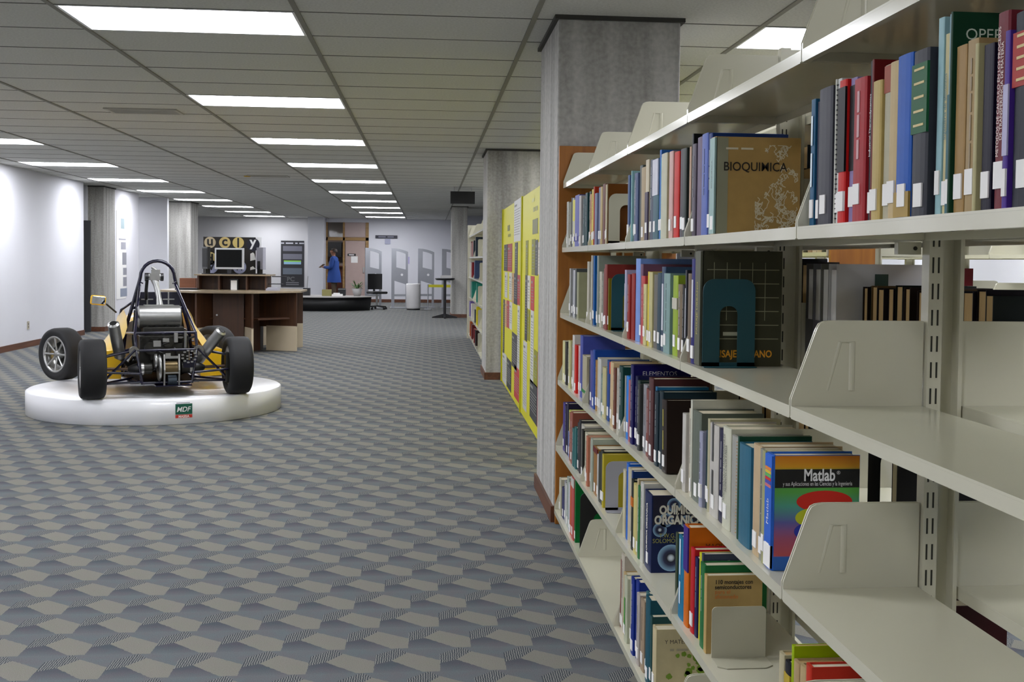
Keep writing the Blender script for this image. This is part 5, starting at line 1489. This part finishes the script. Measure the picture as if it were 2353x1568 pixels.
# person in the doorway
def person():
    t = thing('person', 'person in a loose blue jacket and brown trousers standing at the entrance', 'person', (-2.86, 35.0, 0), math.radians(78))
    # local: facing +y, x right
    J = {'pelvis': (0, 0, .92, .135, .105), 'waist': (0, .0, 1.06, .15, .115), 'chest': (0, .0, 1.28, .165, .12), 'neck0': (0, .01, 1.43, .085, .07), 'neck': (0, .02, 1.485, .05, .05), 'head0': (0, .035, 1.55, .07, .085), 'head1': (0, .03, 1.61, .075, .095), 'head2': (0, .02, 1.665, .055, .07)}
    verts, edges, rad = [], [], []
    idx = {}
    def V(n, x, y, z, rx, ry=None):
        idx[n] = len(verts); verts.append((x, y, z)); rad.append((rx, ry or rx))
    def E(a, b_): edges.append((idx[a], idx[b_]))
    for n, q in J.items(): V(n, *q)
    for a, b_ in (('pelvis', 'waist'), ('waist', 'chest'), ('chest', 'neck0'), ('neck0', 'neck'), ('neck', 'head0'), ('head0', 'head1'), ('head1', 'head2')): E(a, b_)
    V('nose', 0, .135, 1.595, .014); E('head1', 'nose')
    for s, n in ((-1, 'l'), (1, 'r')):
        V(n + 'hip', s * .09, 0, .86, .1); V(n + 'knee', s * .1, .02 * s, .48, .068); V(n + 'ank', s * .1, -.01 + .03 * s, .09, .045); V(n + 'toe', s * .115, .14 + .03 * s, .035, .035)
        E('pelvis', n + 'hip'); E(n + 'hip', n + 'knee'); E(n + 'knee', n + 'ank'); E(n + 'ank', n + 'toe')
        V(n + 'sh', s * .19, 0, 1.38, .08); V(n + 'el', s * .25, .03, 1.1, .062); V(n + 'wr', s * .14, .24, 1.12, .046)
        E('chest', n + 'sh'); E(n + 'sh', n + 'el'); E(n + 'el', n + 'wr')
        V(n + 'palm', s * .14, .31, 1.13, .034, .02); E(n + 'wr', n + 'palm')
        for k in range(4):
            fx = s * (.165 - .02 * k)
            V(f'{n}f{k}', fx, .355, 1.135, .0095); V(f'{n}g{k}', fx, .38 + .006 * (k % 2), 1.115, .0085)
            E(n + 'palm', f'{n}f{k}'); E(f'{n}f{k}', f'{n}g{k}')
        V(n + 'th', s * .09, .315, 1.15, .01); V(n + 'th2', s * .075, .345, 1.15, .009); E(n + 'palm', n + 'th'); E(n + 'th', n + 'th2')
    me = bpy.data.meshes.new('body')
    me.from_pydata(verts, edges, [])
    ob = bpy.data.objects.new('body', me); COL.objects.link(ob)
    ob.modifiers.new('skin', 'SKIN')
    sv = me.skin_vertices[0].data
    for i, r in enumerate(rad):
        sv[i].radius = r
    sv[idx['pelvis']].use_root = True
    sb = ob.modifiers.new('sub', 'SUBSURF'); sb.levels = 2; sb.render_levels = 2
    bpy.context.view_layer.update()
    dg = bpy.context.evaluated_depsgraph_get()
    nm = bpy.data.meshes.new_from_object(ob.evaluated_get(dg))
    bpy.data.objects.remove(ob)
    nm.name = 'body'
    nm.materials.clear()
    for m in (mat('skin', '8a5c44', .6), mat('blue_jacket', '173f86', .75, var=.15), mat('brown_trousers', '4a3c2c', .8, var=.1), M_BLACKP):
        nm.materials.append(m)
    for p in nm.polygons:
        c = p.center
        hand = c.y > .27 and c.z < 1.2
        p.material_index = 0 if (c.z > 1.465 or hand) else (1 if c.z > .84 else (3 if c.z < .075 else 2))
        p.use_smooth = True
    body = link('body', nm, None, t)
    # jacket skirt, hair, eyes, ears
    rows = []
    for z, rx, ry in ((.66, .24, .21), (.8, .232, .2), (.95, .215, .18), (1.1, .195, .145), (1.3, .2, .145)):
        rows.append([(rx * math.cos(2 * PI * i / 24), ry * math.sin(2 * PI * i / 24) * (1 + .03 * math.sin(5 * i)), z) for i in range(24)])
    MB().grid(rows, close=True).build('jacket', mat('blue_jacket', '173f86', .75, var=.15), t)
    hr = []
    for j in range(7):
        e = PI / 2 * j / 6
        hr.append([(.088 * math.cos(e) * math.cos(2 * PI * i / 20), .018 + .108 * math.cos(e) * math.sin(2 * PI * i / 20) - .012, 1.62 + .09 * math.sin(e) + (.03 if math.sin(2 * PI * i / 20) > .3 else -.035) * (1 if j == 0 else 0)) for i in range(20)])
    MB().grid(hr, close=True).build('hair', mat('dark_hair', '2a1e16', .6), t)
    for s in (-1, 1):
        MB().lathe([(0, -.008), (.01, -.004), (.01, .004), (0, .008)], 10, 'y', (s * .032, .122, 1.615)).build('eye', M_BLACKP, t)
        MB().lathe([(0, -.012), (.022, -.006), (.024, .004), (0, .01)], 10, 'x', (s * .08, .02, 1.6)).build('ear', mat('skin', '8a5c44', .6), t)
    return t
person()
o = MB().box(-.11, .11, -.006, .006, -.08, .08).build('folder', mat('brown_folder', '7a5a3c', .6)); o.location = (-3.235, 35.08, 1.16); o.rotation_euler = (.9, 0, math.radians(78)); tag(o, 'brown folder held by the person at the entrance', 'folder')
